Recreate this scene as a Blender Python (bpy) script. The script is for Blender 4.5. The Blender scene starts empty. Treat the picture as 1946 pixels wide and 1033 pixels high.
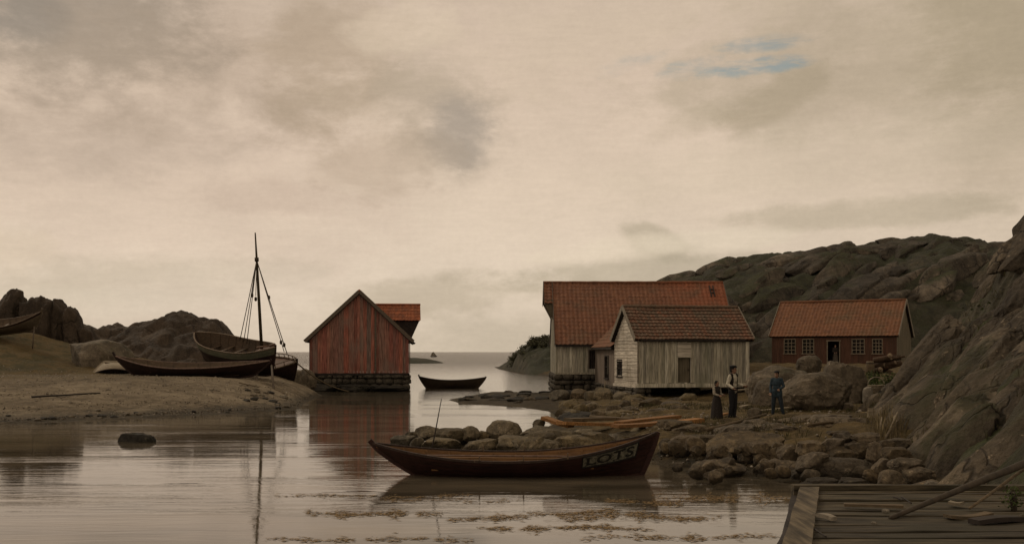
BACK, SUN_E = 1.3, .95
import bpy, bmesh, math, random
import numpy as np
from mathutils import Vector, Matrix, noise, Euler
C = bpy.context.scene.collection
R = math.radians
F = 2100.0            # focal length expressed in pixels of the 1946 wide picture
EYE = 3.0             # eye height above the water
rng = random.Random(7)

def lin(*c):
    return tuple(((v/255)/12.92 if v/255 <= .04045 else ((v/255+.055)/1.055)**2.4) for v in c)
def X(px, Y): return (px-973)/F*Y
def Z(py, Y): return EYE-(py-668)/F*Y
def at(px, py, Y): return Vector((X(px, Y), Y, Z(py, Y)))
def dist(py, z=0.0): return F*(EYE-z)/(py-668)
def sm(a, b, x):
    t = min(1, max(0, (x-a)/(b-a))); return t*t*(3-2*t)
def interp(pts, x):
    if x <= pts[0][0]: return pts[0][1]
    for (a, p), (b, q) in zip(pts, pts[1:]):
        if x <= b: return p+(q-p)*(x-a)/(b-a)
    return pts[-1][1]

# ------------------------------------------------------------------ objects
def tag(o, label=None, cat=None, group=None, kind=None):
    if label: o['label'] = label
    if cat: o['category'] = cat
    if group: o['group'] = group
    if kind: o['kind'] = kind
    return o
def empty(name, loc=(0, 0, 0), rot=(0, 0, 0), **k):
    o = bpy.data.objects.new(name, None); C.objects.link(o)
    o.location = loc; o.rotation_euler = rot; o.empty_display_size = .2
    return tag(o, **k)

class MB:
    """collects faces; build() links them as one mesh object"""
    def __init__(s): s.v = []; s.f = []; s.r = []; s.smooth = []
    def add(s, vs, fs, r=None, smooth=False):
        n = len(s.v); s.v += [tuple(v) for v in vs]
        r = rng.random() if r is None else r
        for f in fs:
            s.f.append([i+n for i in f]); s.r.append(r); s.smooth.append(smooth)
    def box(s, x0, x1, y0, y1, z0, z1, r=None):
        s.add([(x0,y0,z0),(x1,y0,z0),(x1,y1,z0),(x0,y1,z0),(x0,y0,z1),(x1,y0,z1),(x1,y1,z1),(x0,y1,z1)],
              [(0,3,2,1),(4,5,6,7),(0,1,5,4),(1,2,6,5),(2,3,7,6),(3,0,4,7)], r)
    def prism(s, poly, o, u, w, n, t0, t1, r=None):
        """2-D polygon (a,b) laid at o+a*u+b*w and extruded along n from t0 to t1"""
        o, u, w, n = Vector(o), Vector(u), Vector(w), Vector(n)
        k = len(poly)
        vs = [o+u*a+w*b+n*t0 for a, b in poly]+[o+u*a+w*b+n*t1 for a, b in poly]
        fs = [list(range(k))[::-1], list(range(k, 2*k))]+[(i, (i+1) % k, k+(i+1) % k, k+i) for i in range(k)]
        s.add(vs, fs, r)
    def beam(s, p, q, w, h, r=None, up=(0, 0, 1), taper=1.0):
        p, q = Vector(p), Vector(q); d = (q-p).normalized(); up = Vector(up)
        if abs(d.dot(up)) > .97: up = Vector((0, 1, 0))
        a = d.cross(up).normalized(); b = a.cross(d)
        vs = []
        for c, k in ((p, 1), (q, taper)):
            for sa, sb in ((-1,-1),(1,-1),(1,1),(-1,1)): vs.append(c+a*sa*w/2*k+b*sb*h/2*k)
        s.add(vs, [(0,1,2,3),(7,6,5,4),(0,4,5,1),(1,5,6,2),(2,6,7,3),(3,7,4,0)], r)
    def tube(s, pts, rad, n=8, r=None, cap=True):
        pts = [Vector(p) for p in pts]; k = len(pts)
        if not isinstance(rad, (list, tuple)): rad = [rad]*k
        vs = []; d0 = (pts[1]-pts[0]).normalized()
        a = d0.cross(Vector((0, 0, 1)) if abs(d0.z) < .9 else Vector((0, 1, 0))).normalized()
        for i, p in enumerate(pts):
            d = (pts[min(i+1, k-1)]-pts[max(i-1, 0)]).normalized()
            a = (a-d*a.dot(d)).normalized(); b = d.cross(a)
            for j in range(n):
                t = 2*math.pi*j/n; vs.append(p+(a*math.cos(t)+b*math.sin(t))*rad[i])
        fs = [(i*n+j, i*n+(j+1) % n, (i+1)*n+(j+1) % n, (i+1)*n+j) for i in range(k-1) for j in range(n)]
        if cap: fs += [list(range(n))[::-1], list(range((k-1)*n, k*n))]
        s.add(vs, fs, r, True)
    def build(s, name, mat, parent=None, loc=None):
        me = bpy.data.meshes.new(name); me.from_pydata(s.v, [], s.f); me.update()
        a = me.attributes.new('rnd', 'FLOAT', 'FACE'); a.data.foreach_set('value', s.r)
        me.polygons.foreach_set('use_smooth', s.smooth)
        if mat: me.materials.append(mat)
        o = bpy.data.objects.new(name, me); C.objects.link(o)
        if parent: o.parent = parent
        if loc is not None: o.location = loc
        return o

# ------------------------------------------------------------------ materials
class NT:
    def __init__(s, tree): s.t = tree; s.n = tree.nodes; s.l = tree.links; s.n.clear()
    def node(s, typ, **kw):
        n = s.n.new(typ)
        for k, v in kw.items():
            if k.startswith('i_'):
                key = k[2:]; key = int(key) if key.isdigit() else key.replace('_', ' ')
                s.put(n.inputs[key], v)
            else: setattr(n, k, v)
        return n
    def put(s, sock, v):
        if isinstance(v, bpy.types.NodeSocket): s.l.new(v, sock)
        else:
            if sock.type == 'RGBA' and len(v) == 3: v = (*v, 1)
            sock.default_value = v
    def math(s, op, a, b=0.0, c=None):
        n = s.n.new('ShaderNodeMath'); n.operation = op
        s.put(n.inputs[0], a); s.put(n.inputs[1], b)
        if c is not None: s.put(n.inputs[2], c)
        return n.outputs[0]
    def mix(s, f, a, b, mode='MIX'):
        n = s.n.new('ShaderNodeMix'); n.data_type = 'RGBA'; n.blend_type = mode
        s.put(n.inputs[0], f); s.put(n.inputs[6], a); s.put(n.inputs[7], b); return n.outputs[2]
    def ramp(s, f, stops):
        n = s.n.new('ShaderNodeValToRGB'); e = n.color_ramp.elements
        while len(e) < len(stops): e.new(.5)
        for x, (p, c) in zip(e, stops): x.position = p; x.color = (*c, 1) if len(c) == 3 else c
        s.put(n.inputs[0], f); return n.outputs[0]
    def rng(s, f, a, b, c=0., d=1., smooth=True):
        n = s.n.new('ShaderNodeMapRange'); n.interpolation_type = 'SMOOTHSTEP' if smooth else 'LINEAR'
        for i, v in enumerate((f, a, b, c, d)): s.put(n.inputs[i], v)
        return n.outputs[0]
    def noise(s, vec, scale, detail=4., rough=.55, dist=0., out=0):
        n = s.n.new('ShaderNodeTexNoise'); s.put(n.inputs['Vector'], vec)
        n.inputs['Scale'].default_value = scale; n.inputs['Detail'].default_value = detail
        n.inputs['Roughness'].default_value = rough; n.inputs['Distortion'].default_value = dist
        return n.outputs[out]
    def scale(s, vec, sc, rot=(0, 0, 0), loc=(0, 0, 0)):
        n = s.n.new('ShaderNodeMapping'); s.put(n.inputs[0], vec)
        n.inputs['Scale'].default_value = sc; n.inputs['Rotation'].default_value = rot; n.inputs['Location'].default_value = loc
        return n.outputs[0]
    def coord(s): return s.n.new('ShaderNodeTexCoord').outputs['Object']
    def pos(s): return s.n.new('ShaderNodeNewGeometry').outputs['Position']
    def xyz(s, vec):
        n = s.n.new('ShaderNodeSeparateXYZ'); s.put(n.inputs[0], vec); return n.outputs
    def bump(s, h, strength=.5, dist=.02, normal=None):
        n = s.n.new('ShaderNodeBump'); s.put(n.inputs['Height'], h); s.put(n.inputs['Strength'], strength)
        n.inputs['Distance'].default_value = dist
        if normal: s.put(n.inputs['Normal'], normal)
        return n.outputs[0]
    def out(s, col, rough=.8, normal=None, spec=.3, **kw):
        p = s.n.new('ShaderNodeBsdfPrincipled'); o = s.n.new('ShaderNodeOutputMaterial')
        s.put(p.inputs['Base Color'], col); s.put(p.inputs['Roughness'], rough)
        p.inputs['Specular IOR Level'].default_value = spec
        if normal: s.put(p.inputs['Normal'], normal)
        for k, v in kw.items(): s.put(p.inputs[k.replace('_', ' ')], v)
        s.l.new(p.outputs[0], o.inputs[0]); return p
def newmat(name):
    m = bpy.data.materials.new(name); m.use_nodes = True; return m, NT(m.node_tree)

def mat_plain(name, c, var=.25, scale=6., rough=.75, bump=.3, stretch=(1, 1, 1), bd=.02, spec=.25):
    m, t = newmat(name); co = t.scale(t.coord(), stretch)
    n = t.noise(co, scale, 6, .6); k = t.rng(n, .3, .7, 1-var, 1+var)
    col = t.mix(1., c, t.node('ShaderNodeCombineColor', i_0=k, i_1=k, i_2=k).outputs[0], 'MULTIPLY')
    t.out(col, rough, t.bump(n, bump, bd), spec); return m

def mat_board(name, cols, grain=(9, 9, .5), streak=.35, stain=None, rough=.8, bump=.4, edge=None):
    """weathered boards: every board carries its own tone (attribute rnd) and a grain that runs along it"""
    m, t = newmat(name)
    r = t.node('ShaderNodeAttribute', attribute_name='rnd').outputs['Fac']
    co = t.coord()
    off = t.node('ShaderNodeVectorMath', operation='ADD', i_0=co, i_1=t.node('ShaderNodeCombineXYZ', i_0=t.math('MULTIPLY', r, 37.), i_1=t.math('MULTIPLY', r, 11.), i_2=t.math('MULTIPLY', r, 53.)).outputs[0]).outputs[0]
    g = t.noise(t.scale(off, grain), 2.2, 6, .65)
    base = t.ramp(r, [(i/max(1, len(cols)-1), c) for i, c in enumerate(cols)])
    k = t.rng(g, .3, .72, 1-streak, 1+streak)
    col = t.mix(1., base, t.node('ShaderNodeCombineColor', i_0=k, i_1=k, i_2=k).outputs[0], 'MULTIPLY')
    if stain:
        w = t.rng(t.noise(t.scale(co, (1, 1, .45)), .9, 5, .65), .5, .72, 0, .75)
        col = t.mix(w, col, stain)
        w2 = t.rng(t.noise(t.scale(off, (grain[0]*.4, grain[1]*.4, grain[2]*.7)), 1.7, 4, .6), .56, .75, 0, .6)
        col = t.mix(w2, col, tuple(c*.45 for c in stain))
    t.out(col, rough, t.bump(g, bump, .012), .2); return m

def mat_rock(name, c1, c2, c3, scale=1., moss=None, moss_amt=.5, bump=.9, strata=None, rough=.85, lichen=True, crackamt=.55, tone=0., tide=False, each=0.):
    m, t = newmat(name); co = t.pos() if strata else t.coord()
    if strata: cs = t.scale(co, strata[0], strata[1])
    else: cs = co
    n1 = t.noise(cs, .5*scale, 8, .62, .4); n2 = t.noise(cs, 2.6*scale, 8, .68, .2); n3 = t.noise(co, 11*scale, 5, .7)
    col = t.ramp(t.math('ADD', t.math('MULTIPLY', n1, .55), t.math('MULTIPLY', n2, .45)), [(.36, c1), (.5, c2), (.66, c3)])
    if lichen:
        v = t.rng(t.noise(co, 5.5*scale, 4, .75), .62, .7)
        col = t.mix(t.math('MULTIPLY', v, .65), col, tuple(min(1, c*1.75) for c in c3))
    crack = t.node('ShaderNodeTexVoronoi', feature='DISTANCE_TO_EDGE', i_Vector=t.node('ShaderNodeVectorMath', operation='ADD', i_0=cs, i_1=t.node('ShaderNodeVectorMath', operation='SCALE', i_0=t.noise(cs, 1.3*scale, 3, .6, 0, 1), i_Scale=.9/scale).outputs[0]).outputs[0], i_Scale=.75*scale).outputs['Distance']
    ck = t.rng(crack, 0., .03, 0, 1)
    col = t.mix(t.math('MULTIPLY', t.math('MULTIPLY', t.math('SUBTRACT', 1., ck), t.rng(n1, .42, .58)), crackamt), col, tuple(c*.35 for c in c1))
    sp = t.rng(n3, .3, .7, .8, 1.2)
    col = t.mix(1., col, t.node('ShaderNodeCombineColor', i_0=sp, i_1=sp, i_2=sp).outputs[0], 'MULTIPLY')
    if tone:
        q = t.rng(t.node('ShaderNodeAttribute', attribute_name='rnd').outputs['Fac'], 0, 1, 1-tone, 1+tone, False)
        col = t.mix(1., col, t.node('ShaderNodeCombineColor', i_0=q, i_1=q, i_2=q).outputs[0], 'MULTIPLY')
    if each:      # every stone has a tone of its own
        rr = t.node('ShaderNodeObjectInfo').outputs['Random']; q = t.rng(rr, 0, 1, 1-each, 1+each, False); r2 = t.math('FRACT', t.math('MULTIPLY', rr, 7.31))
        col = t.mix(1., col, t.node('ShaderNodeCombineColor', i_0=q, i_1=t.math('MULTIPLY', q, t.rng(r2, 0, 1, .93, 1.04, False)), i_2=t.math('MULTIPLY', q, t.rng(r2, 0, 1, .78, 1.16, False))).outputs[0], 'MULTIPLY')
    if tide:
        wz = t.rng(t.math('ADD', t.xyz(t.pos())[2], t.math('MULTIPLY', t.math('SUBTRACT', n2, .5), .5)), .12, .42, 1, 0)
        col = t.mix(t.math('MULTIPLY', wz, .8), col, tuple(c*.45 for c in c1))
    if moss:
        nz = t.xyz(t.node('ShaderNodeNewGeometry').outputs['Normal'])[2]
        mk = t.math('MULTIPLY', t.rng(nz, .45, .9), t.rng(t.noise(t.pos(), .35*scale, 5, .65), .62-moss_amt*.35, .72-moss_amt*.3))
        col = t.mix(mk, col, t.mix(t.rng(n2, .35, .65), moss, tuple(c*.55 for c in moss)))
    st = t.rng(t.noise(t.scale(t.pos(), (1.5, 1.5, .35)), 1.2*scale, 5, .65), .5, .66, 0, .55)
    col = t.mix(st, col, tuple(c*.5 for c in c1))
    h = t.math('ADD', t.math('ADD', t.math('MULTIPLY', n2, .8), t.math('MULTIPLY', n3, .25)), t.math('MULTIPLY', ck, .25*crackamt))
    t.out(col, rough, t.bump(h, bump, .18/scale), .25); return m

# ------------------------------------------------------------------ rocks
def rock_mesh(w, d, h, seed, sub=3, boxy=.35, rough=.16, cuts=9):
    r = random.Random(seed); bm = bmesh.new(); bmesh.ops.create_icosphere(bm, subdivisions=sub, radius=1)
    pl = []; cuts = int(cuts*r.uniform(.8, 1.7)); boxy = boxy*r.uniform(.6, 1.3)
    for k in range(cuts):
        n = Vector((r.gauss(0, 1), r.gauss(0, 1), r.gauss(0, .8))).normalized(); pl.append((n, r.uniform(.62, .9)))
    o = Vector((r.uniform(-99, 99), r.uniform(-99, 99), r.uniform(-99, 99)))
    for v in bm.verts:
        p = v.co.copy(); mx = max(abs(p.x), abs(p.y), abs(p.z)); p = p.lerp(p/mx*.86, boxy)
        p *= 1+rough*1.6*noise.noise(p*1.1+o)
        for n, c in pl:
            e = p.dot(n)-c
            if e > 0: p -= n*e*.95
        p += p.normalized()*(rough*.45*noise.noise(p*3.1+o)+rough*.22*noise.noise(p*7.3+o)+rough*.12*noise.noise(p*15+o))
        v.co = Vector((p.x*w/2, p.y*d/2, p.z*h/2))
    me = bpy.data.meshes.new('boulder'); bm.to_mesh(me); bm.free()
    me.polygons.foreach_set('use_smooth', [True]*len(me.polygons)); me.set_sharp_from_angle(angle=R(26)); return me
def fit(me, w, d, h):
    """rescale a mesh to exact extents about its centre"""
    xs = np.empty(len(me.vertices)*3); me.vertices.foreach_get('co', xs); xs = xs.reshape(-1, 3)
    a, b = xs.min(0), xs.max(0); xs = (xs-(a+b)/2)/(b-a)*np.array((w, d, h)); me.vertices.foreach_set('co', xs.ravel()); me.update(); return me
nrock = [0]
def boulder(px0, px1, py0, py1, zb, label, m, group=None, name='boulder', sub=3, dep=.8, sink=.3, d=None, rot=None, cat='stone', **k):
    """a stone whose outline in the picture is px0..px1 x py0..py1 and whose foot stands at height zb"""
    nrock[0] += 1; Y = d or dist(py1, zb); w = (px1-px0)/F*Y*1.04; h = (py1-py0)/F*Y
    hh = h*(1+sink); dd = max(w*dep, h*.8)
    me = fit(rock_mesh(w, dd, hh, 100+nrock[0], sub, **k), w, dd, hh); me.materials.append(m)
    o = bpy.data.objects.new(name, me); C.objects.link(o)
    o.location = (X((px0+px1)/2, Y+dd*.35), Y+dd*.35, zb+h-hh/2)
    o.rotation_euler = (0, 0, rng.uniform(-.25, .25) if rot is None else rot)
    return tag(o, label, cat, group)

# ------------------------------------------------------------------ boards and roofs
def planks(mb, o, u, n, L, z0, top, openings=(), wmin=.13, wmax=.24, t=.03, jit=.012, seed=1, lowjit=0.):
    """vertical boards along u from o; top(x) is the height of the wall head; openings = (x0,x1,z0,z1)"""
    r = random.Random(seed); xs = [0.]
    while xs[-1] < L-wmax: xs.append(xs[-1]+r.uniform(wmin, wmax))
    xs.append(L); cuts = sorted({q for a in openings for q in a[:2] if 0 < q < L})
    for i in range(len(xs)-1):
        a, b = xs[i], xs[i+1]; tone = r.random(); dj = r.uniform(0, jit); zl = z0-r.uniform(0, lowjit)
        mid = [q for q in cuts if a+1e-4 < q < b-1e-4]
        for p, q in zip([a]+mid, mid+[b]):
            segs = [(zl, None)]; c = (p+q)/2
            for (x0, x1, s0, s1) in openings:
                if x0 < c < x1: segs = [(zl, s0), (s1, None)]
            for s0, s1 in segs:
                ta, tb = (top(p), top(q)) if s1 is None else (s1, s1)
                if max(ta, tb) <= s0+.01: continue
                g = .004
                mb.prism([(p+g, s0), (q-g, s0), (q-g, max(tb, s0+.001)), (p+g, max(ta, s0+.001))], o, u, (0, 0, 1), n, -t+dj-jit, dj, tone)
def clapboards(mb, o, u, n, z0, z1, lo, hi, openings=(), hmin=.16, hmax=.26, t=.03, seed=1):
    """horizontal boards between lo(z) and hi(z)"""
    r = random.Random(seed); z = z0
    while z < z1-.02:
        zz = min(z1, z+r.uniform(hmin, hmax)); tone = r.random()
        cs = [lambda q: lo(q), lambda q: hi(q)]
        pieces = [(lo, hi)]
        for (x0, x1, s0, s1) in openings:
            if s0 < (z+zz)/2 < s1: pieces = [(lo, lambda q, e=x0: e), (lambda q, e=x1: e, hi)]
        for l, h in pieces:
            a0, b0, a1, b1 = l(z), h(z), l(zz), h(zz)
            if b0-a0 < .03: continue
            dz = r.uniform(-.008, .008); ov, un, wn = Vector(o), Vector(u), Vector(n); up = Vector((0, 0, 1))
            vs = [ov+un*x+up*q+wn*k for x, q, k in ((a0, z-.02+dz, .028), (b0, z-.02-dz, .028), (max(b1, a1+.01), zz, 0), (a1, zz, 0), (a0, z-.02+dz, -t), (b0, z-.02-dz, -t), (max(b1, a1+.01), zz, -t), (a1, zz, -t))]
            mb.add(vs, [(0,1,2,3),(7,6,5,4),(0,4,5,1),(1,5,6,2),(2,6,7,3),(3,7,4,0)], tone)
        z = zz
def roof_slope(mb, e0, u, L, up, S, n, tw=.27, th=.36, amp=.035, step=.028, sub=6, seed=1, cut=None):
    """courses of tiles: e0 eave corner, u along the eave, up the slope, n its normal; cut(v)->(lo,hi) limits each course"""
    e0, u, up, n = Vector(e0), Vector(u), Vector(up), Vector(n); r = random.Random(seed)
    nc = max(1, round(L/tw)); nr = max(1, round(S/th)); tw, th = L/nc, S/nr
    nx = nc*sub+1
    sag = [r.uniform(-.012, .012) for _ in range(nr+1)]
    for j in range(nr):
        vs = []
        wob = [r.uniform(-.008, .008) for _ in range(nc+1)]
        for v, hh in ((j*th-.03, step), ((j+1)*th, 0.)):
            lo, hi = cut(min(max(v, 0), S)) if cut else (0, L)
            for i in range(nx):
                x = i*tw/sub; xx = min(max(x, lo), hi)
                ph = (i % sub)/sub; w = math.sin(ph*2*math.pi)*.5+.5
                vs.append(e0+u*xx+up*(v+wob[i//sub]+sag[j])+n*(amp*w+hh+wob[min(nc, i//sub)]*.6+.03*noise.noise(Vector((xx*.45, v*.6, seed)))+.012*noise.noise(Vector((xx*2, v*2, seed)))-.05*math.sin(math.pi*xx/L)*min(1, max(0, v/S))))
        for c in range(nc):
            tone = r.random()
            mb.add([vs[c*sub+i+k*nx] for k in (0, 1) for i in range(sub+1)]+[vs[c*sub+i]-n*(step+.02) for i in range(sub+1)],
                   [(i, i+1, sub+2+i, sub+1+i) for i in range(sub)]+[(2*(sub+1)+i, 2*(sub+1)+i+1, i+1, i) for i in range(sub)], tone, False)
def stone_courses(mb, o, u, n, L, z0, z1, size=.4, seed=1, bulge=.12):
    """dry stone walling: squarish rounded stones in rough courses, one mesh"""
    r = random.Random(seed); z = z0; o, u, n = Vector(o), Vector(u), Vector(n)
    me0 = None
    while z < z1-.05:
        h = min(z1-z, size*r.uniform(.55, 1.)); x = -.05
        if z1-(z+h) < .12: h = z1-z
        while x < L:
            w = size*r.uniform(.7, 1.9); w = min(w, L+.1-x) if L+.1-x > .15 else .15
            bm = bmesh.new(); bmesh.ops.create_icosphere(bm, subdivisions=2, radius=1)
            sd = Vector((r.uniform(-50, 50), r.uniform(-50, 50), 0)); tone = r.random(); vs = []
            for v in bm.verts:
                p = v.co.copy(); mx = max(abs(p.x), abs(p.y), abs(p.z)); p = p.lerp(p/mx, .62)
                p *= 1+.16*noise.noise(p*1.7+sd)
                vs.append(o+u*(x+w/2+p.x*w*.53)+Vector((0, 0, z+h/2+p.z*h*.55))+n*(p.y*.3-.2+r.uniform(-.01, .01)+bulge*noise.noise(sd)))
            mb.add(vs, [[v.index for v in f.verts] for f in bm.faces], tone, True); bm.free(); x += w
        z += h
# ================================================================== camera
cam = bpy.data.cameras.new('camera'); co = bpy.data.objects.new('camera', cam); C.objects.link(co)
co.location = (0, 0, EYE); co.rotation_euler = (R(90), 0, 0)
cam.sensor_width = 36; cam.lens = 36*F/1946; cam.shift_y = 151.5/1946; cam.clip_start = .1; cam.clip_end = 30000
sc = bpy.context.scene; sc.camera = co
sc.view_settings.view_transform = 'Standard'; sc.view_settings.look = 'None'; sc.view_settings.exposure = 0; sc.view_settings.gamma = 1
sc.cycles.max_bounces = 6; sc.cycles.diffuse_bounces = 3; sc.cycles.glossy_bounces = 3

# ================================================================== sky and sun
SUN_EL, SUN_AZ = 42, -50      # high on the left, ahead of the viewer, behind thin cloud
w = bpy.data.worlds.new('World'); sc.world = w; w.use_nodes = True
t = NT(w.node_tree)
dirv = t.n.new('ShaderNodeTexCoord').outputs['Generated']; dx, dy, dz = t.xyz(dirv)
u = t.math('ARCTAN2', dx, dy); v = t.math('ARCSINE', dz)
def uv(px, py):
    a = math.atan((px-973)/F); return a, math.atan((668-py)/F*math.cos(a))
plane = t.node('ShaderNodeCombineXYZ', i_0=u, i_1=v, i_2=dz).outputs[0]
wn = t.noise(t.scale(plane, (1, 1.5, 1)), 11., 7, .6, .3); wn2 = t.noise(t.scale(plane, (1, 1.5, 1)), 34., 6, .66)
wn0 = t.noise(t.scale(plane, (1, 1.5, 1)), 5., 6, .6)
w1 = t.math('SUBTRACT', wn, .5); w2 = t.math('SUBTRACT', wn2, .5)
def blob(px, py, rx, ry, soft=.75, warp=1.5, tilt=0., fine=.7):
    a, b = uv(px, py)
    du = t.math('SUBTRACT', u, a); dv = t.math('SUBTRACT', v, b)
    dv = t.math('ADD', dv, t.math('MULTIPLY', du, -tilt))
    e = t.math('ADD', t.math('POWER', t.math('ABSOLUTE', t.math('DIVIDE', du, rx/F)), 2.), t.math('POWER', t.math('ABSOLUTE', t.math('DIVIDE', dv, ry/F)), 2.))
    e = t.math('ADD', e, t.math('ADD', t.math('MULTIPLY', w1, warp*3.6), t.math('MULTIPLY', w2, fine*3.2)))
    return t.math('MULTIPLY', t.rng(e, 1.15+soft, .9-soft, 0, 1), t.rng(dy, .1, .4))
el = t.rng(v, 0, .6, 0, 1, False)
col = t.ramp(el, [(0, lin(208,191,169)), (.10, lin(221,203,181)), (.25, lin(216,196,174)), (.40, lin(209,188,167)), (.53, lin(200,180,160)), (.75, lin(198,180,160)), (1, lin(199,182,164))])
col = t.mix(t.math('MULTIPLY', t.rng(u, .12, .5), t.rng(v, .05, .3, .25, .85)), col, lin(190,173,149))       # greyer to the right
col = t.mix(t.math('MULTIPLY', blob(300, 330, 420, 230, .9, 1.), .22), col, lin(214,187,168))                 # pinkish on the left
dark = [(110, 70, 230, 100, .9, 1.3, .0, .8, (144,130,110)), (240, 230, 300, 80, .9, 1.3, .1, .35, (160,143,122)), (40, 40, 70, 40, .8, 1.2, .0, .5, (126,118,104)), (330, 150, 330, 90, .9, 1.6, .1, .35, (158,139,114)), (640, 110, 130, 130, .8, 1.4, .3, .5, (161,141,113)),
        (760, 190, 170, 60, .8, 1.3, .0, .4, (163,145,118)),
        (840, 215, 110, 115, .85, 1.2, -.3, .5, (156,141,118)), (872, 250, 66, 68, .7, .9, .0, .6, (143,132,116)), (740, 300, 130, 60, .9, 1.3, .2, .4, (168,148,121)),
        (1470, 190, 100, 36, .7, .9, .45, .55, (152,136,107)), (1340, 225, 110, 26, .8, .9, .3, .35, (166,150,122)), (1700, 110, 420, 110, .9, 1.2, .05, .5, (160,145,116)), (1900, 60, 120, 160, .8, 1.2, .0, .5, (150,135,106)),
        (1900, 280, 100, 90, .8, 1.2, .0, .3, (158,142,114)),
        (1250, 460, 60, 26, .7, 1.0, -.3, .6, (163,150,122)), (1210, 520, 280, 34, .7, .8, .04, .7, (166,153,126)), (850, 560, 240, 40, .8, 1.1, .1, .55, (170,155,127)),
        (1640, 405, 240, 26, .6, .6, .03, .55, (166,152,124)), (1000, 640, 300, 40, .8, .8, 0, .4, (172,158,131)), (250, 530, 260, 40, .8, .9, .05, .5, (178,164,137)), (530, 375, 130, 30, .9, 1, 0, .35, (176,154,131))]
for (px, py, rx, ry, soft, warp, tilt, amt, c) in dark:
    col = t.mix(t.math('MULTIPLY', blob(px, py, rx, ry, soft, warp, tilt), amt), col, lin(c[0]+12, c[1]+12, c[2]+16))
light = [(770, 50, 95, 50, .6, 1.4, .15, .55, (202,183,153)), (1130, 480, 150, 22, .6, 1.1, .1, .55, (206,190,159)), (1370, 455, 120, 22, .6, 1.1, .05, .5, (206,191,160)), (180, 575, 190, 26, .7, 1.1, .0, .4, (201,187,158)),
         (1130, 60, 330, 90, .9, 1.5, .15, .35, (193,175,144)), (1560, 300, 360, 60, .9, 1.2, .1, .35, (190,174,144)), (420, 560, 200, 50, .8, 1., 0, .4, (204,187,160)), (30, 470, 60, 40, .7, 1, 0, .4, (196,178,146))]
for (px, py, rx, ry, soft, warp, tilt, amt, c) in light:
    col = t.mix(t.math('MULTIPLY', blob(px, py, rx, ry, soft, warp, tilt), amt), col, lin(c[0]+16, c[1]+15, c[2]+21))
# wind-drawn fibres and mottling in the cloud deck
rotp = t.scale(plane, (9, 55, 1), (0, 0, R(-9)))
f1 = t.rng(t.noise(rotp, 4., 5, .6, .3), .3, .7, .972, 1.028, False)
f2 = t.rng(t.noise(t.scale(plane, (22, 26, 1)), 9., 4, .7), .25, .75, .965, 1.035, False)
f3 = t.math('MULTIPLY', t.rng(wn, .3, .7, .975, 1.025), t.rng(wn0, .3, .7, .965, 1.035))
k = t.math('MULTIPLY', t.math('MULTIPLY', f1, f2), f3)
# the deck is made brighter behind the viewer, to light the walls facing there
kb = t.math('MULTIPLY', k, t.rng(dy, -.8, .5, BACK, 1.))
col = t.mix(1., col, t.node('ShaderNodeCombineColor', i_0=kb, i_1=kb, i_2=kb).outputs[0], 'MULTIPLY')
sky = t.node('ShaderNodeTexSky', sky_type='NISHITA', sun_disc=False, sun_elevation=R(SUN_EL), sun_rotation=R(SUN_AZ), altitude=0., air_density=1., dust_density=2.5, ozone_density=1.)
bg1 = t.node('ShaderNodeBackground', i_Color=t.mix(1., sky.outputs[0], (1., .86, .62), 'MULTIPLY'), i_Strength=.10)
bg2 = t.node('ShaderNodeBackground', i_Color=col, i_Strength=1.)
wisp = t.rng(t.noise(t.scale(plane, (7, 42, 1), (0, 0, R(-8))), 3., 6, .65), .40, .58)
gap = t.math('MAXIMUM', t.math('MAXIMUM', t.math('MULTIPLY', blob(1430, 127, 95, 13, .9, .9, .06, 1.3), .9), t.math('MULTIPLY', blob(1460, 82, 75, 13, .95, .9, .05, 1.3), .7)),
             t.math('MAXIMUM', t.math('MULTIPLY', blob(1310, 130, 60, 14, .95, 1.2, .2, 1.6), .45), t.math('MULTIPLY', blob(1195, 122, 65, 14, .95, 1.2, .25, 1.6), .35)))
gap = t.math('MULTIPLY', gap, t.math('ADD', .25, t.math('MULTIPLY', wisp, .75)))
mx = t.node('ShaderNodeMixShader', i_0=gap, i_1=bg2.outputs[0], i_2=bg1.outputs[0])
wo = t.node('ShaderNodeOutputWorld'); t.l.new(mx.outputs[0], wo.inputs[0])
sun = bpy.data.lights.new('sun', 'SUN'); sun.energy = SUN_E; sun.angle = R(14); sun.color = (1, .86, .66)
so = bpy.data.objects.new('sun', sun); C.objects.link(so)
sd = Vector((math.sin(R(SUN_AZ))*math.cos(R(SUN_EL)), math.cos(R(SUN_AZ))*math.cos(R(SUN_EL)), math.sin(R(SUN_EL))))
so.rotation_euler = sd.to_track_quat('Z', 'Y').to_euler(); so.location = sd*100

# ================================================================== water
m, t = newmat('water')
P = t.pos(); px_, py_, pz_ = t.xyz(P)
far = t.rng(py_, 110, 330, 0, 1)
chan = t.math('MULTIPLY', t.rng(py_, 66, 92, 0, 1), t.rng(py_, 150, 320, 1, 0))
mid = t.rng(py_, 14, 60, 1, .25)
patch = t.rng(t.noise(t.scale(P, (.035, .3, 1)), 1., 4, .6), .46, .64, 0., 1.)
h1 = t.noise(t.scale(P, (.42, 2.1, 1), (0, 0, R(4))), 1., 5, .6, .5); h2 = t.noise(t.scale(P, (.9, 3.2, 1)), 2.6, 4, .6)
calm = t.math('MULTIPLY', h1, t.math('ADD', .0042, t.math('MULTIPLY', patch, .011)))
ruff = t.math('MULTIPLY', t.math('ADD', h2, h1), t.math('MULTIPLY', far, .30))
ruff = t.math('ADD', ruff, t.math('MULTIPLY', t.noise(t.scale(P, (.55, 1.6, 1)), 1., 4, .6), t.math('MULTIPLY', chan, .05)))
n = t.bump(t.math('ADD', calm, ruff), 1., 1.)
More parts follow.
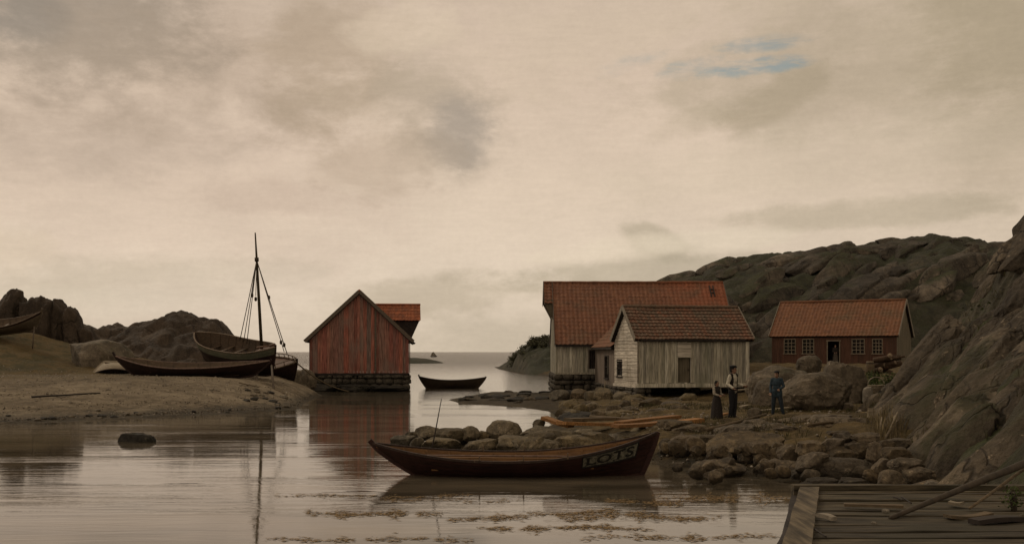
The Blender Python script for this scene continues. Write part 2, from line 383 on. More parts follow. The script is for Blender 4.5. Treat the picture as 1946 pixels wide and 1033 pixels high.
bedn = t.noise(t.scale(P, (.25, .5, 1)), 1., 5, .6)
bed = t.ramp(bedn, [(.38, (.045, .038, .026)), (.52, (.085, .070, .050)), (.68, (.115, .092, .062))])
t.out(bed, t.rng(py_, 60, 300, .03, .25), n, .5, IOR=1.36)
wm = m
bm = MB(); bm.add([(-9000, -40, 0), (9000, -40, 0), (9000, 16000, 0), (-9000, 16000, 0)], [(0, 1, 2, 3)])
tag(bm.build('water', wm), kind='structure')

# ================================================================== ground
LP = [(-60,40),(-30,44.5),(-21,46),(-17,49.6),(-14.5,52.5),(-12.2,55.0),(-11.3,58.5),(-12.2,64),(-12.9,71),(-13.2,76),(-14.6,80),(-15.0,84.4),(-9.3,85.0),(-9.8,93),(-15.9,96),(-20,101),(-26,112),(-60,140),(-110,120),(-110,50)]
RP = [(3.9,30.6),(4.3,27.6),(6.2,26),(6.6,24),(6.5,18),(6.3,2),(60,2),(110,60),(140,150),(60,190),(24,236),(2,232),(-3.5,217),(-2.2,190),(1.2,150),(3.6,141),(6,120),(3.6,90),(2.6,80),(-1.6,82),(-3.9,69),(-3.0,64.5),(0.4,60.5),(1.9,56),(2.2,48),(.6,39.8),(-2.0,37.6),(-3.3,36.2),(-3.0,34.6),(0,32.8)]
def sdf(poly, PX, PY):
    d2 = np.full(PX.shape, 1e18); ins = np.zeros(PX.shape, bool); k = len(poly)
    for i in range(k):
        ax, ay = poly[i]; bx, by = poly[(i+1) % k]; ex, ey = bx-ax, by-ay
        tt = np.clip(((PX-ax)*ex+(PY-ay)*ey)/(ex*ex+ey*ey), 0, 1)
        d2 = np.minimum(d2, (PX-ax-ex*tt)**2+(PY-ay-ey*tt)**2)
        c = ((ay > PY) != (by > PY)) & (PX < ex*(PY-ay)/(ey if ey else 1e-9)+ax); ins ^= c
    return np.sqrt(d2)*np.where(ins, 1, -1)
def nsm(a, b, x): q = np.clip((x-a)/(b-a), 0, 1); return q*q*(3-2*q)
def ground_h(PX, PY):
    PX = np.asarray(PX, float); PY = np.asarray(PY, float)
    sl = sdf(LP, PX, PY); sr = sdf(RP, PX, PY)
    shy = np.interp(PX, [-60, -30, -21, -17, -14.5, -12.2, -11.3], [40, 44.5, 46, 49.6, 52.5, 55, 57])
    hl = .04+1.48*np.clip((PY-shy)/16.5, 0, 1)**.92*(1-np.exp(-np.maximum(sl, 0)/1.9))
    hl = hl+.55*np.exp(-(((PX+18)/2.5)**2+((PY-81)/6)**2))*nsm(0, 3, sl)
    hl = hl+3.0*np.exp(-(((PX+40)/10)**2+((PY-84)/11)**2))*nsm(3, 12, sl)
    hl = hl*np.where(PY > 90, nsm(0, 5, sl)*.6+.4, 1)
    hr = .78*(1-np.exp(-np.maximum(sr, 0)/1.6))
    hr = hr+1.25*nsm(46, 84, PY)*nsm(9, 19, PX)*nsm(0, 5, sr)-.42*np.exp(-((PX-9.6)/3.6)**2-((PY-57)/5.5)**2)
    hr = hr*(1-.72*nsm(33.5, 28.5, PY)*nsm(12.5, 10.5, PX)*nsm(3.5, 5, PX))
    low = np.maximum(nsm(4.2, 2.2, PX)*nsm(44, 50, PY), .8*nsm(7.4, 4.5, PX)*nsm(54, 60, PY)*nsm(100, 90, PY))
    hr = hr*(1-low)+np.minimum(hr, .05+.10*(1-np.exp(-np.maximum(sr, 0)/2)))*low
    j = nsm(4.6, 2.4, PX)*nsm(26, 30, PY)*nsm(47, 42, PY)
    hr = hr*(1-j)+hr*.45*j
    if PX.size > 50:
        near = np.argwhere((np.abs(sl) < 5) & (PY > 40) & (PY < 90))
        for idx in near:
            i = tuple(idx); p = Vector((PX[i], PY[i], 0)); e = .55*noise.noise(p*.5)+.35*noise.noise(p*1.3)+.2*noise.noise(p*3.1)
            hl[i] += e*.11*max(0, 1-abs(sl[i])/5)
    h = np.where(sl > 0, hl, np.where(sr > 0, hr, np.maximum(-2.5, np.maximum(sl, sr)*.16)))
    return h
def gz(x, y): return float(ground_h(np.array([x]), np.array([y]))[0])
def axis(segs, tail):
    a = []
    for p, q, s in segs: a += list(np.arange(p, q, s))
    a.append(segs[-1][1]); a = [-q for q in tail[::-1]]*(segs[0][0] < 0)+a+[q for q in tail]
    return np.array(sorted(a))
GX = axis([(-64, -24, .7), (-24, -10, .3), (-10, -4, .6), (-4, 16, .2), (16, 40, .5), (40, 70, 2)], [])
GX = np.concatenate([[-9000, -3000, -1000, -400, -200, -120, -85], GX, [85, 120, 200, 400, 1000, 3000, 9000]])
GY = np.concatenate([[-60, -30, -10], np.arange(0, 20, 1.), np.arange(20, 66, .22), np.arange(66, 96, .5), np.arange(96, 150, 2), np.arange(150, 240, 6), [260, 320, 450, 700, 1200, 2500, 6000, 16000]])
def grid(name, xs, ys, H, mat, kind='structure', smooth=True):
    nx, ny = len(xs), len(ys); me = bpy.data.meshes.new(name)
    PX, PY = np.meshgrid(xs, ys); vs = np.stack([PX, PY, H], -1).reshape(-1, 3)
    i = np.arange(nx*ny).reshape(ny, nx); q = np.stack([i[:-1,:-1], i[:-1,1:], i[1:,1:], i[1:,:-1]], -1).reshape(-1, 4)
    me.vertices.add(len(vs)); me.vertices.foreach_set('co', vs.ravel()); me.loops.add(q.size); me.loops.foreach_set('vertex_index', q.ravel())
    me.polygons.add(len(q)); me.polygons.foreach_set('loop_start', np.arange(0, q.size, 4)); me.polygons.foreach_set('loop_total', np.full(len(q), 4))
    me.update(calc_edges=True); me.validate(); me.polygons.foreach_set('use_smooth', [smooth]*len(me.polygons)); me.materials.append(mat)
    o = bpy.data.objects.new(name, me); C.objects.link(o); return tag(o, kind=kind)
PX, PY = np.meshgrid(GX, GY); H = ground_h(PX, PY)
for idx in np.argwhere((H > -.4) & (PY < 250)):
    a, b = idx; p = Vector((PX[a, b], PY[a, b], 0))
    right = PX[a, b] > 2.5
    amp = (.16 if right else .07 if H[a, b] < 1.6 else .3)
    H[a, b] += amp*(noise.noise(p*.55)+.55*noise.noise(p*1.4)+.3*noise.noise(p*3.3))*min(1, max(.25, H[a, b]*2))
m, t = newmat('ground_earth')
P = t.pos(); gx, gy, gzz = t.xyz(P)
n1 = t.noise(P, .3, 6, .6); n2 = t.noise(P, 1.6, 7, .7); n3 = t.noise(P, 9, 5, .75)
sand = t.ramp(t.math('ADD', t.math('MULTIPLY', n2, .5), t.math('MULTIPLY', n1, .5)), [(.34, (.066,.052,.034)), (.47, (.135,.107,.072)), (.60, (.225,.184,.128))])
earth = t.ramp(t.math('ADD', t.math('MULTIPLY', n2, .6), t.math('MULTIPLY', n1, .4)), [(.36, (.030, .022, .012)), (.48, (.075, .055, .027)), (.58, (.125, .090, .042)), (.7, (.165, .122, .062))])
grass = t.ramp(t.math('ADD', t.math('MULTIPLY', n2, .5), t.math('MULTIPLY', n1, .5)), [(.34, (.030, .028, .013)), (.46, (.058, .048, .022)), (.55, (.095, .066, .030)), (.66, (.075, .062, .034))])
right = t.rng(gx, 0, 1.5)
base = t.mix(right, sand, earth)
gm = t.math('MULTIPLY', t.math('SUBTRACT', 1., right), t.rng(t.math('ADD', t.math('ADD', gzz, t.math('MULTIPLY', n1, 1.1)), t.math('MULTIPLY', n2, .5)), 2.15, 2.6))
gm2 = t.math('MULTIPLY', right, t.rng(t.math('ADD', n1, t.math('MULTIPLY', n3, .2)), .58, .68, 0, .8))
base = t.mix(t.math('MAXIMUM', gm, gm2), base, grass)
wet = t.rng(t.math('ADD', gzz, t.math('MULTIPLY', t.math('SUBTRACT', n2, .5), .35)), .06, t.math('ADD', .46, t.math('MULTIPLY', right, -.02)), 1, 0)
base = t.mix(t.math('MULTIPLY', wet, .85), base, t.ramp(n2, [(.35, (.012, .010, .006)), (.6, (.034, .025, .013)), (.72, (.060, .036, .014))]))
peb = t.node('ShaderNodeTexVoronoi', feature='F1', i_Vector=P, i_Scale=6.).outputs[0]
sp = t.rng(n3, .25, .75, .72, 1.28, False)
base = t.mix(1., base, t.node('ShaderNodeCombineColor', i_0=sp, i_1=sp, i_2=sp).outputs[0], 'MULTIPLY')
t.out(base, t.rng(wet, 0, 1, .95, .8), t.bump(t.math('ADD', t.math('ADD', t.math('MULTIPLY', n2, .8), t.math('MULTIPLY', n3, .5)), t.math('MULTIPLY', peb, -.3)), 1., .16), .12)
grid('ground', GX, GY, H, m)

# ================================================================== hills
ROCK_HILL = mat_rock('hill_rock', (.021,.017,.012), (.053,.043,.031), (.118,.094,.067), .45, moss=(.036,.037,.014), moss_amt=.45, crackamt=.8, bump=1., strata=((1.1, .8, .6), (0, R(40), 0)), tone=.38)
HILL_HEATH = mat_rock('hill_heath', (.018,.017,.010), (.034,.031,.018), (.066,.055,.036), .5, moss=(.030,.032,.013), moss_amt=.6, bump=1.)
ROCK_BROWN = mat_rock('brown_rock', (.026,.019,.013), (.047,.034,.023), (.078,.057,.039), .5, bump=1., strata=((1, 1, .8), (0, 0, 0)), lichen=False)
ROCK_CLIFF = mat_rock('cliff_rock', (.030,.023,.015), (.074,.058,.039), (.160,.126,.086), .6, moss=(.043,.042,.016), moss_amt=.34, crackamt=.9, bump=1., strata=((1.2, 1.2, .55), (0, R(42), R(10))), tone=.42)
CLIFF_EARTH = mat_rock('cliff_earth', (.026,.023,.014), (.048,.042,.026), (.085,.070,.045), .8, moss=(.044,.050,.015), moss_amt=.6, bump=1.)
HEATH = mat_rock('heath', (.020,.019,.011), (.037,.034,.020), (.068,.055,.032), .5, moss=(.026,.028,.011), moss_amt=.7, bump=.9)
def domes(p, cell, stretch, ang, seed):
    """whale-backed slabs of rock: rounded cells with sharp clefts between them"""
    ca, sa = math.cos(ang), math.sin(ang); q = Vector(((p.x*ca+p.y*sa)/stretch, -p.x*sa+p.y*ca, 0))/cell+Vector((seed, seed*.7, 0))
    q += Vector((noise.noise(q*.8), noise.noise(q*.8+Vector((9, 9, 9))), 0))*.45
    d = noise.voronoi(q)[0]; e = d[1]-d[0]
    return min(1., e*1.8)**.5
def slabs(p, cell, stretch, ang, seed, tilt=.9):
    """angular blocks: every cell is a plane with its own height and tilt"""
    ca, sa = math.cos(ang), math.sin(ang); q = Vector(((p.x*ca+p.y*sa)/stretch, -p.x*sa+p.y*ca, 0))/cell+Vector((seed, seed*.7, 0))
    q += Vector((noise.noise(q*1.3), noise.noise(q*1.3+Vector((9, 9, 9))), 0))*.3
    d, pts = noise.voronoi(q); c = pts[0]; r_ = noise.noise_vector(c*3.7+Vector((seed, 1.3, 2.2)))
    e = min(1., (d[1]-d[0])*5)
    return (r_.x+tilt*(r_.y*(q.x-c.x)*1.6+(r_.z-.45)*(q.y-c.y)*1.6))*(.35+.65*e)-.25*(1-e)
ridge = [(5,4),(12,7.4),(17,10.2),(19.5,11.2),(21.8,12.5),(24.8,12.8),(27.8,14.1),(31.4,15.3),(35,15.5),(39.7,15.7),(42.1,16.4),(44,16.3),(46.8,16.9),(48,16.4),(51,16.4),(53,16.2),(54.5,14.8),(60,15.5),(70,17),(85,18)]
ridge = [(a, b-1.1+.6*sm(34, 46, a)+1.5*sm(33, 25, a)) for a, b in ridge]
xs = np.arange(6, 80, .42); ys = np.concatenate([np.arange(80, 128, .36), np.arange(128, 152, 1.)])
H = np.zeros((len(ys), len(xs)))
for a, y in enumerate(ys):
    for b, x in enumerate(xs):
        p = Vector((x, y, 0)); y0 = 97-13*(1-sm(16.5, 19.8, x))+1.5*noise.noise(p*.12); rz = interp(ridge, x)
        tt = (y-y0)/(125-y0)
        if tt < 0: z = 1.6+tt*6
        elif tt < 1: z = 1.6+(rz-1.6)*(1-(1-tt)**1.55)
        else: z = rz-(y-125)**2*.02
        k = sm(0, .18, tt)*(1-.75*sm(.8, 1.02, tt))
        z += k*(1.0*(domes(p, 7.5, 2.6, R(50), 3.3)-.75)+.7*slabs(p, 5.5, 2.8, R(52), 2.1))
        z += .55*noise.noise(p*.45)*k+sm(0, .1, tt)*(.22*noise.noise(p*.9)+.12*noise.noise(p*2.1))+(.5*(domes(p, 3.4, 1.2, .4, 5.)-.7))*sm(.7, 1, tt)
        H[a, b] = z
def slab_rocks(name, spots, mat, sub=4):
    """the bare slabs of rock that make up the hillside: (centre, long axis, normal, length, width, thickness)"""
    mb = MB()
    for k, (c, a, n, L, W, T) in enumerate(spots):
        a = a.normalized(); n = (n-a*n.dot(a)).normalized(); b = n.cross(a)
        me = fit(rock_mesh(L, W, T, 900+k+len(name)*37, sub, .30, .17, 8), L, W, T)
        mb.add([c+a*v.co.x+b*v.co.y+n*v.co.z for v in me.vertices], [list(f.vertices) for f in me.polygons], None, True); bpy.data.meshes.remove(me)
    o = mb.build(name, mat); o.data.set_sharp_from_angle(angle=R(26)); return tag(o, kind='structure')
HX, HY, HH = xs, ys, H
def hill_z(x, y): return float(HH[int(np.argmin(abs(HY-y))), int(np.argmin(abs(HX-x)))])
grid('rocky_hill', xs, ys, H, HILL_HEATH)
r = random.Random(17); spots = []
for gy in np.arange(82, 125, 2.35):
    for gx in np.arange(14, 62, 2.9):
        x, y = gx+r.uniform(-1.7, 1.7), gy+r.uniform(-1.4, 1.4)
        base = 97-13*(1-sm(16.5, 19.8, x))
        if y < base-.5 or (x < 16.5 and y < 90): continue
        if y < 101 and 19.5 < x < 38 and y < 99: continue
        big = r.random(); L = 2.6+7.5*big**2.2; W = L*r.uniform(.28, .46); T = W*r.uniform(.5, .8)
        if r.random() < .12: continue
        a = Vector((.74+r.uniform(-.1, .1), .46, .42+r.uniform(-.1, .1)-.25*sm(112, 124, y))); n = Vector((-.35+r.uniform(-.2, .2), -.62, .7))
        spots.append((Vector((x, y, hill_z(x, y)-T*(.10+.15*sm(114, 124, y)))), a, n, L, W, T))
slab_rocks('hill_slabs', spots, ROCK_HILL)
# cliff on the right: slabs that rise steeply away from the shore
prof = [(-1.5,-1.2),(-.4,.1),(0,.75),(.9,1.7),(1.9,2.75),(2.9,3.5),(3.7,4.3),(4.6,5.6),(5.5,7.0),(6.5,8.4),(9,10.6),(14,12.5),(24,14)]
xs = np.arange(7.0, 30, .09); xs = np.concatenate([xs[xs < 21], np.arange(21, 32, .4)]); ys = np.concatenate([np.arange(17, 47, .09), np.arange(47, 64, .4)])
H = np.zeros((len(ys), len(xs)))
for a, y in enumerate(ys):
    xb = 9.95+(y-24)*.2+.5*noise.noise(Vector((y*.25, 3, 0)))+max(0, y-44)*.5
    for b, x in enumerate(xs):
        s = x-xb; p = Vector((x, y, 0))
        if s < -1.3: H[a, b] = -1.4; continue
        z = interp(prof, s)
        q = y+.28*s+.9*noise.noise(p*.35)
        k = sm(-.3, 1.2, s)
        per = q/3.1; fr = per-math.floor(per); step = (fr if fr < .86 else (1-fr)/.14*.86)          # overlapping slabs
        z += k*(.5*step-.55)
        per = (q+.5*s)/1.15+.4*noise.noise(p*.8); fr = per-math.floor(per); z += k*.16*((fr if fr < .85 else (1-fr)/.15*.85)-.45)
        z += k*(.4*(domes(p, 3.1, 2.6, R(8), 1.7)-.78)+.5*slabs(p, 2.5, 2.8, R(14), 3.9)+.2*slabs(p, 1.1, 2.4, R(20), 8.8))
        z += k*(.3*noise.noise(p*.6)+.10*noise.noise(p*1.9)+.045*noise.noise(p*5)+.02*noise.noise(p*11))
        H[a, b] = z
CX, CY, CH = xs, ys, H
def cliff_z(x, y): return float(CH[int(np.argmin(abs(CY-y))), int(np.argmin(abs(CX-x)))])
grid('cliff', xs, ys, H, CLIFF_EARTH)
r = random.Random(23); spots = []
for gy in np.arange(21, 48, 1.35):
    xb = 9.7+(gy-24)*.2+max(0, gy-44)*.5
    for gs in np.arange(.3, 8.5, 1.5):
        if gs > 5 and gy < 30: continue
        y = gy+r.uniform(-.6, .6); x = xb+gs+r.uniform(-.7, .7); big = r.random()
        L = 1.5+4.2*big**1.5; W = L*r.uniform(.28, .46); T = W*r.uniform(.5, .8)
        if r.random() < .16: continue
        a = Vector((.72+r.uniform(-.12, .12), .22+r.uniform(-.15, .15), .66+r.uniform(-.12, .12))); n = Vector((-.62, -.38+r.uniform(-.25, .25), .66))
        spots.append((Vector((x, y, cliff_z(x, y)-T*.14)), a, n, L, W, T))
slab_rocks('cliff_slabs', spots, ROCK_CLIFF, 5)
# brown knoll behind the beached boats
ridge = [(-46,5.6),(-40,5.2),(-37,5.45),(-36.1,4.95),(-35,5.05),(-34.2,5.55),(-33.6,5.1),(-31.8,5.4),(-30,5.85),(-28.2,6.4),(-27.5,6.1),(-26.1,5.75),(-25.4,5.8),(-24.8,5.2),(-24.2,4.2),(-23.4,2.4),(-22.5,.8),(-21,-.6)]
xs = np.arange(-46, -19.5, .16); ys = np.arange(82, 106, .22)
H = np.zeros((len(ys), len(xs)))
for a, y in enumerate(ys):
    for b, x in enumerate(xs):
        p = Vector((x, y, 0)); rz = interp(ridge, x); tt = (y-84.5)/10.5
        z = 1.0+tt*3 if tt < 0 else 1.0+(rz-1.0)*(1-(1-tt)**1.7) if tt < 1 else rz-(y-95)**2*.05
        k = sm(0, .2, tt)*(1-.6*sm(.85, 1, tt))
        z += k*(.3*(domes(p, 2.6, 1.5, 1.2, 2.)-.7)+.6*slabs(p, 2.4, 2., .5, 4.4)+.25*slabs(p, .9, 1.8, .6, 1.4)+.2*noise.noise(p*.7))+.18*(domes(p, 1.1, 1.2, .3, 6.)-.6)+.09*noise.noise(p*2.4)
        H[a, b] = z
grid('knoll', xs, ys, H, ROCK_BROWN)
# split, upright slabs of rock at the far left: one outcrop
bm = MB()
for k, (a, b, top, lean, y) in enumerate([(-60, -8, 560, .15, 89.5), (-22, 36, 549, .32, 88), (30, 52, 563, .1, 89.2), (46, 104, 561, -.02, 88), (97, 137, 567, -.08, 88.6), (130, 160, 582, -.16, 88.3), (150, 190, 620, -.2, 88.5)]):
    w_ = (b-a)/F*y; h_ = (694-top)/F*y
    me = fit(rock_mesh(w_, 2.6, h_, 40+k, 5, .62, .15, 7), w_*1.06, 2.8, h_)
    vs = [Vector(v.co) for v in me.vertices]; z0 = Z(694, y)
    vs = [(v.x+X((a+b)/2, y)+lean*(v.z)*.45+.12*noise.noise(Vector((v.x*2.2+k*9, v.y, v.z*.5))), v.y+y, v.z+z0+h_/2+(.12*noise.noise(Vector((v.x*3, k*5, v.z)))) +(.5 if k == 1 else .12)*(v.x/w_)*max(0, v.z/h_)*2) for v in vs]
    bm.add(vs, [list(f.vertices) for f in me.polygons], smooth=True)
tag(bm.build('rock_outcrop', ROCK_BROWN), kind='structure')
# low heath-covered headland beyond the barn, and skerries out at sea
ridge = [(-4.5,-.6),(-3.6,.3),(-2.4,1.0),(-1,1.8),(1,2.9),(3,3.9),(5.4,4.8),(6.6,5.5),(10,6.6),(16,8),(30,9),(45,9)]
xs = np.arange(-7, 46, .5); ys = np.concatenate([np.arange(138, 185, .7), np.arange(185, 236, 3)])
H = np.zeros((len(ys), len(xs)))
for a, y in enumerate(ys):
    for b, x in enumerate(xs):
        p = Vector((x, y, 0)); rz = interp(ridge, x+(175-y)*.05); y0 = max(141, 206-(x+3.4)*11.5); yr = max(176, y0+20); rz *= (yr/176)**.5; tt = (y-y0)/(yr-y0)
        z = -.6+tt*4 if tt < 0 else -.3+(rz+.3)*(1-(1-min(1, tt))**1.6)-(max(0, y-yr)**2*.004)
        z += sm(0, .3, tt)*(.8*noise.noise(p*.35)+.5*noise.noise(p*.9)+.3*noise.noise(p*2.1))
        H[a, b] = z
HLX, HLY, HLH = xs, ys, H
def headland_z(x, y): return float(HLH[int(np.argmin(abs(HLY-y))), int(np.argmin(abs(HLX-x)))])
grid('headland', xs, ys, H, HEATH)
for (x0, x1, y, h_, sd_) in ((-46, -15.6, 292, 1.5, 3),):
    xs = np.linspace(x0-4, x1+4, 70); ys = np.linspace(y-14, y+20, 24); H = np.zeros((24, 70))
    for a, yy in enumerate(ys):
        for b, x in enumerate(xs):
            f = (x-x0)/(x1-x0); g = (yy-y+12)/30
            e = max(0, 1-abs(2*f-.9)**2.6)*max(0, 1-abs(2*g-1)**2)
            H[a, b] = -.9+(h_+.9)*e**.6+e*h_*.22*noise.noise(Vector((x*.22, yy*.2, sd_)))
    grid('skerry', xs, ys, H, HEATH)
# ================================================================== materials of the things
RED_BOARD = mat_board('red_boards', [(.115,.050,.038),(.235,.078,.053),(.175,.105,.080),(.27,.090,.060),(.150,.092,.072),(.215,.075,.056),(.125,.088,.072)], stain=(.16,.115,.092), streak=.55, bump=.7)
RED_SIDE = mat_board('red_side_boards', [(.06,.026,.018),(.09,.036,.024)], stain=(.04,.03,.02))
GREY_BOARD = mat_board('grey_boards', [(.19,.175,.14),(.36,.33,.265),(.26,.235,.18),(.43,.40,.32),(.22,.21,.165),(.32,.29,.22),(.16,.155,.115)], stain=(.17,.165,.12), streak=.5)
OLD_BOARD = mat_board('old_clapboards', [(.40,.36,.295),(.50,.45,.37),(.33,.295,.24)], grain=(.6, .6, 9), stain=(.20,.17,.125))
BROWN_BOARD = mat_board('brown_boards', [(.13,.10,.08),(.16,.13,.10),(.115,.092,.072)], stain=(.06,.05,.035))
GABLE_BOARD = mat_board('drab_boards', [(.10,.085,.058),(.13,.108,.074)], stain=(.07,.06,.04))
BRICK_RED = mat_board('red_brown_boards', [(.075,.038,.025),(.090,.044,.028),(.066,.034,.023)], stain=(.050,.032,.020))
DARKWOOD = mat_plain('dark_wood', (.018,.013,.010), .4, 5)
BARGE = mat_plain('grey_brown_trim', (.085,.066,.048), .3, 7, stretch=(1, 1, 4))
BARGE_PALE = mat_plain('pale_trim', (.17,.145,.11), .3, 7)
TRIM = mat_plain('dull_white_trim', (.17,.14,.10), .3, 9)
GLASS = mat_plain('dark_glass', (.012,.011,.010), .2, 3, rough=.12, bump=.05, spec=.5)
INSIDE = mat_plain('dark_interior', (.012,.009,.007), .2, 3)
def mat_tile(name, cols, stain, amt=.6, sc=.5, newer=None):
    m, t = newmat(name); r = t.node('ShaderNodeAttribute', attribute_name='rnd').outputs['Fac']; co = t.coord()
    base = t.ramp(r, [(i/(len(cols)-1), c) for i, c in enumerate(cols)])
    n = t.noise(co, sc, 6, .65); n2 = t.noise(co, 4., 5, .7)
    if newer: base = t.mix(t.rng(t.math('ADD', t.xyz(co)[0], t.math('MULTIPLY', t.math('SUBTRACT', t.noise(co, .8, 4, .7), .5), 3.)), newer[0], newer[1], 0, .85), base, newer[2])
    col = t.mix(t.rng(n, .45, .68, 0, amt), base, stain); k = t.rng(n2, .3, .7, .75, 1.25)
    col = t.mix(1., col, t.node('ShaderNodeCombineColor', i_0=k, i_1=k, i_2=k).outputs[0], 'MULTIPLY')
    t.out(col, .8, t.bump(n2, .4, .01), .25); return m
TILE_BARN = mat_tile('barn_tiles', [(.112,.048,.026),(.135,.057,.029),(.120,.050,.026),(.150,.066,.034)], (.085,.052,.030), .9, .3, (7., 10.5, (.18,.058,.026)))
TILE_NEW = mat_tile('newer_tiles', [(.155,.055,.027),(.14,.051,.026),(.17,.060,.029)], (.13,.05,.024), .5, .6)
TILE_HUT = mat_tile('hut_tiles', [(.20,.065,.030),(.26,.085,.038),(.17,.058,.030)], (.12,.06,.035), .5, .9)
TILE_SHED = mat_tile('mossy_tiles', [(.10,.056,.036),(.145,.066,.038),(.09,.060,.040),(.13,.078,.050)], (.085,.066,.045), .75, .8)
TILE_HOUSE = mat_tile('house_tiles', [(.128,.056,.027),(.145,.063,.030),(.118,.052,.027)], (.095,.058,.030), .9, .4)
STONE_WALL = mat_rock('foundation_stone', (.022,.019,.014), (.055,.046,.034), (.10,.085,.062), 1.6, bump=.8)
ROCK_J = mat_rock('jetty_stone', (.042,.034,.021), (.102,.082,.051), (.180,.146,.094), 1.5, bump=.9, tide=True, each=.34)
ROCK_B = mat_rock('bank_stone', (.038,.029,.018), (.088,.068,.043), (.160,.126,.082), 1.4, bump=.9, tide=True, each=.34)
ROCK_OCHRE = mat_rock('ochre_stone', (.06,.044,.022), (.10,.075,.036), (.14,.105,.055), 1.5, bump=.8)
ROCK_BIG = mat_rock('whaleback_stone', (.056,.045,.032), (.108,.087,.060), (.18,.147,.104), .8, crackamt=.25, moss=(.055,.05,.022), moss_amt=.25, bump=.9)
ROCK_PALE = mat_rock('pale_stone', (.09,.078,.06), (.15,.13,.10), (.22,.195,.15), 2., bump=.7)
ROCK_DARK = mat_rock('dark_stone', (.012,.011,.009), (.024,.021,.016), (.04,.035,.026), 1.5, bump=.7)

def ridged_roof(root, L, W, ze, rise, mat, over=.3, side=.25, name='roof', tw=.27, th=.36, amp=.035, step=.028, seed=1, barge=BARGE, cuts=(None, None), eave_board=True):
    """gable roof with its ridge along local x; the slopes are one part, the bargeboards and the ridge its pieces"""
    run = W/2; S = math.hypot(run, rise); cy, cz = run/S, rise/S; ext = over; mb = MB()
    L0, L1 = -side, L+side
    for k, (sy, y0) in enumerate(((1, 0.), (-1, W))):
        up = Vector((0, sy*cy, cz)); n = Vector((0, -sy*cz, cy)); e0 = Vector((L0, y0, ze))-up*ext+n*.06
        roof_slope(mb, e0, (1, 0, 0), L1-L0, up, S+ext, n, tw, th, amp, step, seed=seed+k, cut=cuts[k])
    rf = mb.build(name, mat, root)
    for k, (sy, y0) in enumerate(((1, 0.), (-1, W))):      # boarding under the tiles
        up = Vector((0, sy*cy, cz)); n = Vector((0, -sy*cz, cy)); e0 = Vector((L0+.02, y0, ze))-up*(ext-.03)
        if cuts[k] is None:
            b = MB(); b.prism([(0, 0), (L1-L0-.04, 0), (L1-L0-.04, S+ext-.05), (0, S+ext-.05)], e0, (1, 0, 0), up, n, -.13, -.04); b.build('roof_boarding', DARKWOOD, root)
    for x in (L0-.035, L1+.0):
        for sy, y0 in ((1, 0.), (-1, W)):
            up = Vector((0, sy*cy, cz)); n = Vector((0, -sy*cz, cy)); b = MB()
            b.prism([(0, -.13), (S+ext+.02, -.13), (S+ext+.02, .13), (0, .13)], Vector((x, y0, ze))-up*(ext+.02)+n*.04, up, n, (1, 0, 0), 0, .035)
            b.build('bargeboard', barge, rf)
    b = MB(); pts = [(L0+i*(L1-L0)/24, W/2, ze+rise+.09+.008*math.sin(i*2.3)) for i in range(25)]
    b.tube(pts, .10, 10); b.build('ridge', mat, rf)
    return rf
def gable_top(W, rise, zt): return lambda x: zt+rise*(1-abs(2*x/W-1))
def window(root, u0, u1, z0, z1, o, u, n, cols=3, rows=4, mat=TRIM, bar=.035, ragged=0, seed=0):
    """frame and bars with the pane behind them"""
    o, u, n = Vector(o), Vector(u), Vector(n); up = Vector((0, 0, 1)); mb = MB()
    def bar_(a0, a1, b0, b1, t0, t1): mb.prism([(a0, b0), (a1, b0), (a1, b1), (a0, b1)], o, u, up, n, t0, t1)
    f = .055
    bar_(u0-f, u1+f, z1, z1+f*1.3, -.03, .05); bar_(u0-f, u0, z0, z1, -.03, .042); bar_(u1, u1+f, z0, z1, -.03, .042)
    for i in range(1, cols):
        x = u0+(u1-u0)*i/cols; bar_(x-bar/2, x+bar/2, z0, z1, -.028, .012)
    for j in range(1, rows):
        z = z0+(z1-z0)*j/rows; bar_(u0, u1, z-bar/2, z+bar/2, -.026, .009)
    fr = mb.build('window', mat, root)
    mb = MB(); mb.prism([(u0, z0), (u1, z0), (u1, z1), (u0, z1)], o, u, up, n, -.06, -.045); mb.build('pane', GLASS, fr)
    mb = MB(); mb.prism([(u0-.12, z0-.07), (u1+.12, z0-.07), (u1+.12, z0), (u0-.12, z0)], o, u, up, n, -.03, .09); mb.build('sill', mat, fr)
    return fr
def door(root, u0, u1, z0, z1, o, u, n, mat, frame=BARGE_PALE, recess=.05, seed=3, batten=True):
    o, u, n = Vector(o), Vector(u), Vector(n); up = Vector((0, 0, 1)); mb = MB(); r = random.Random(seed); x = u0
    while x < u1-.02:
        w = min(u1-x, r.uniform(.13, .2)); mb.prism([(x+.004, z0), (x+w-.004, z0), (x+w-.004, z1), (x+.004, z1)], o, u, up, n, -recess-.03, -recess+r.uniform(0, .006)); x += w
    d = mb.build('door', mat, root); mb = MB(); f = .07
    mb.prism([(u0-f, z0), (u0, z0), (u0, z1), (u0-f, z1)], o, u, up, n, -.04, .03); mb.prism([(u1, z0), (u1+f, z0), (u1+f, z1), (u1, z1)], o, u, up, n, -.04, .03)
    mb.prism([(u0-f, z1), (u1+f, z1), (u1+f, z1+f), (u0-f, z1+f)], o, u, up, n, -.04, .034); mb.build('door_frame', frame, d)
    mb = MB(); mb.box(-.02, .02, -.04, 0, -.06, .06); h = mb.build('handle', DARKWOOD, d); h.location = o+u*(u1-.1)+up*((z0+z1)/2)+n*(-recess+.04)
    return d

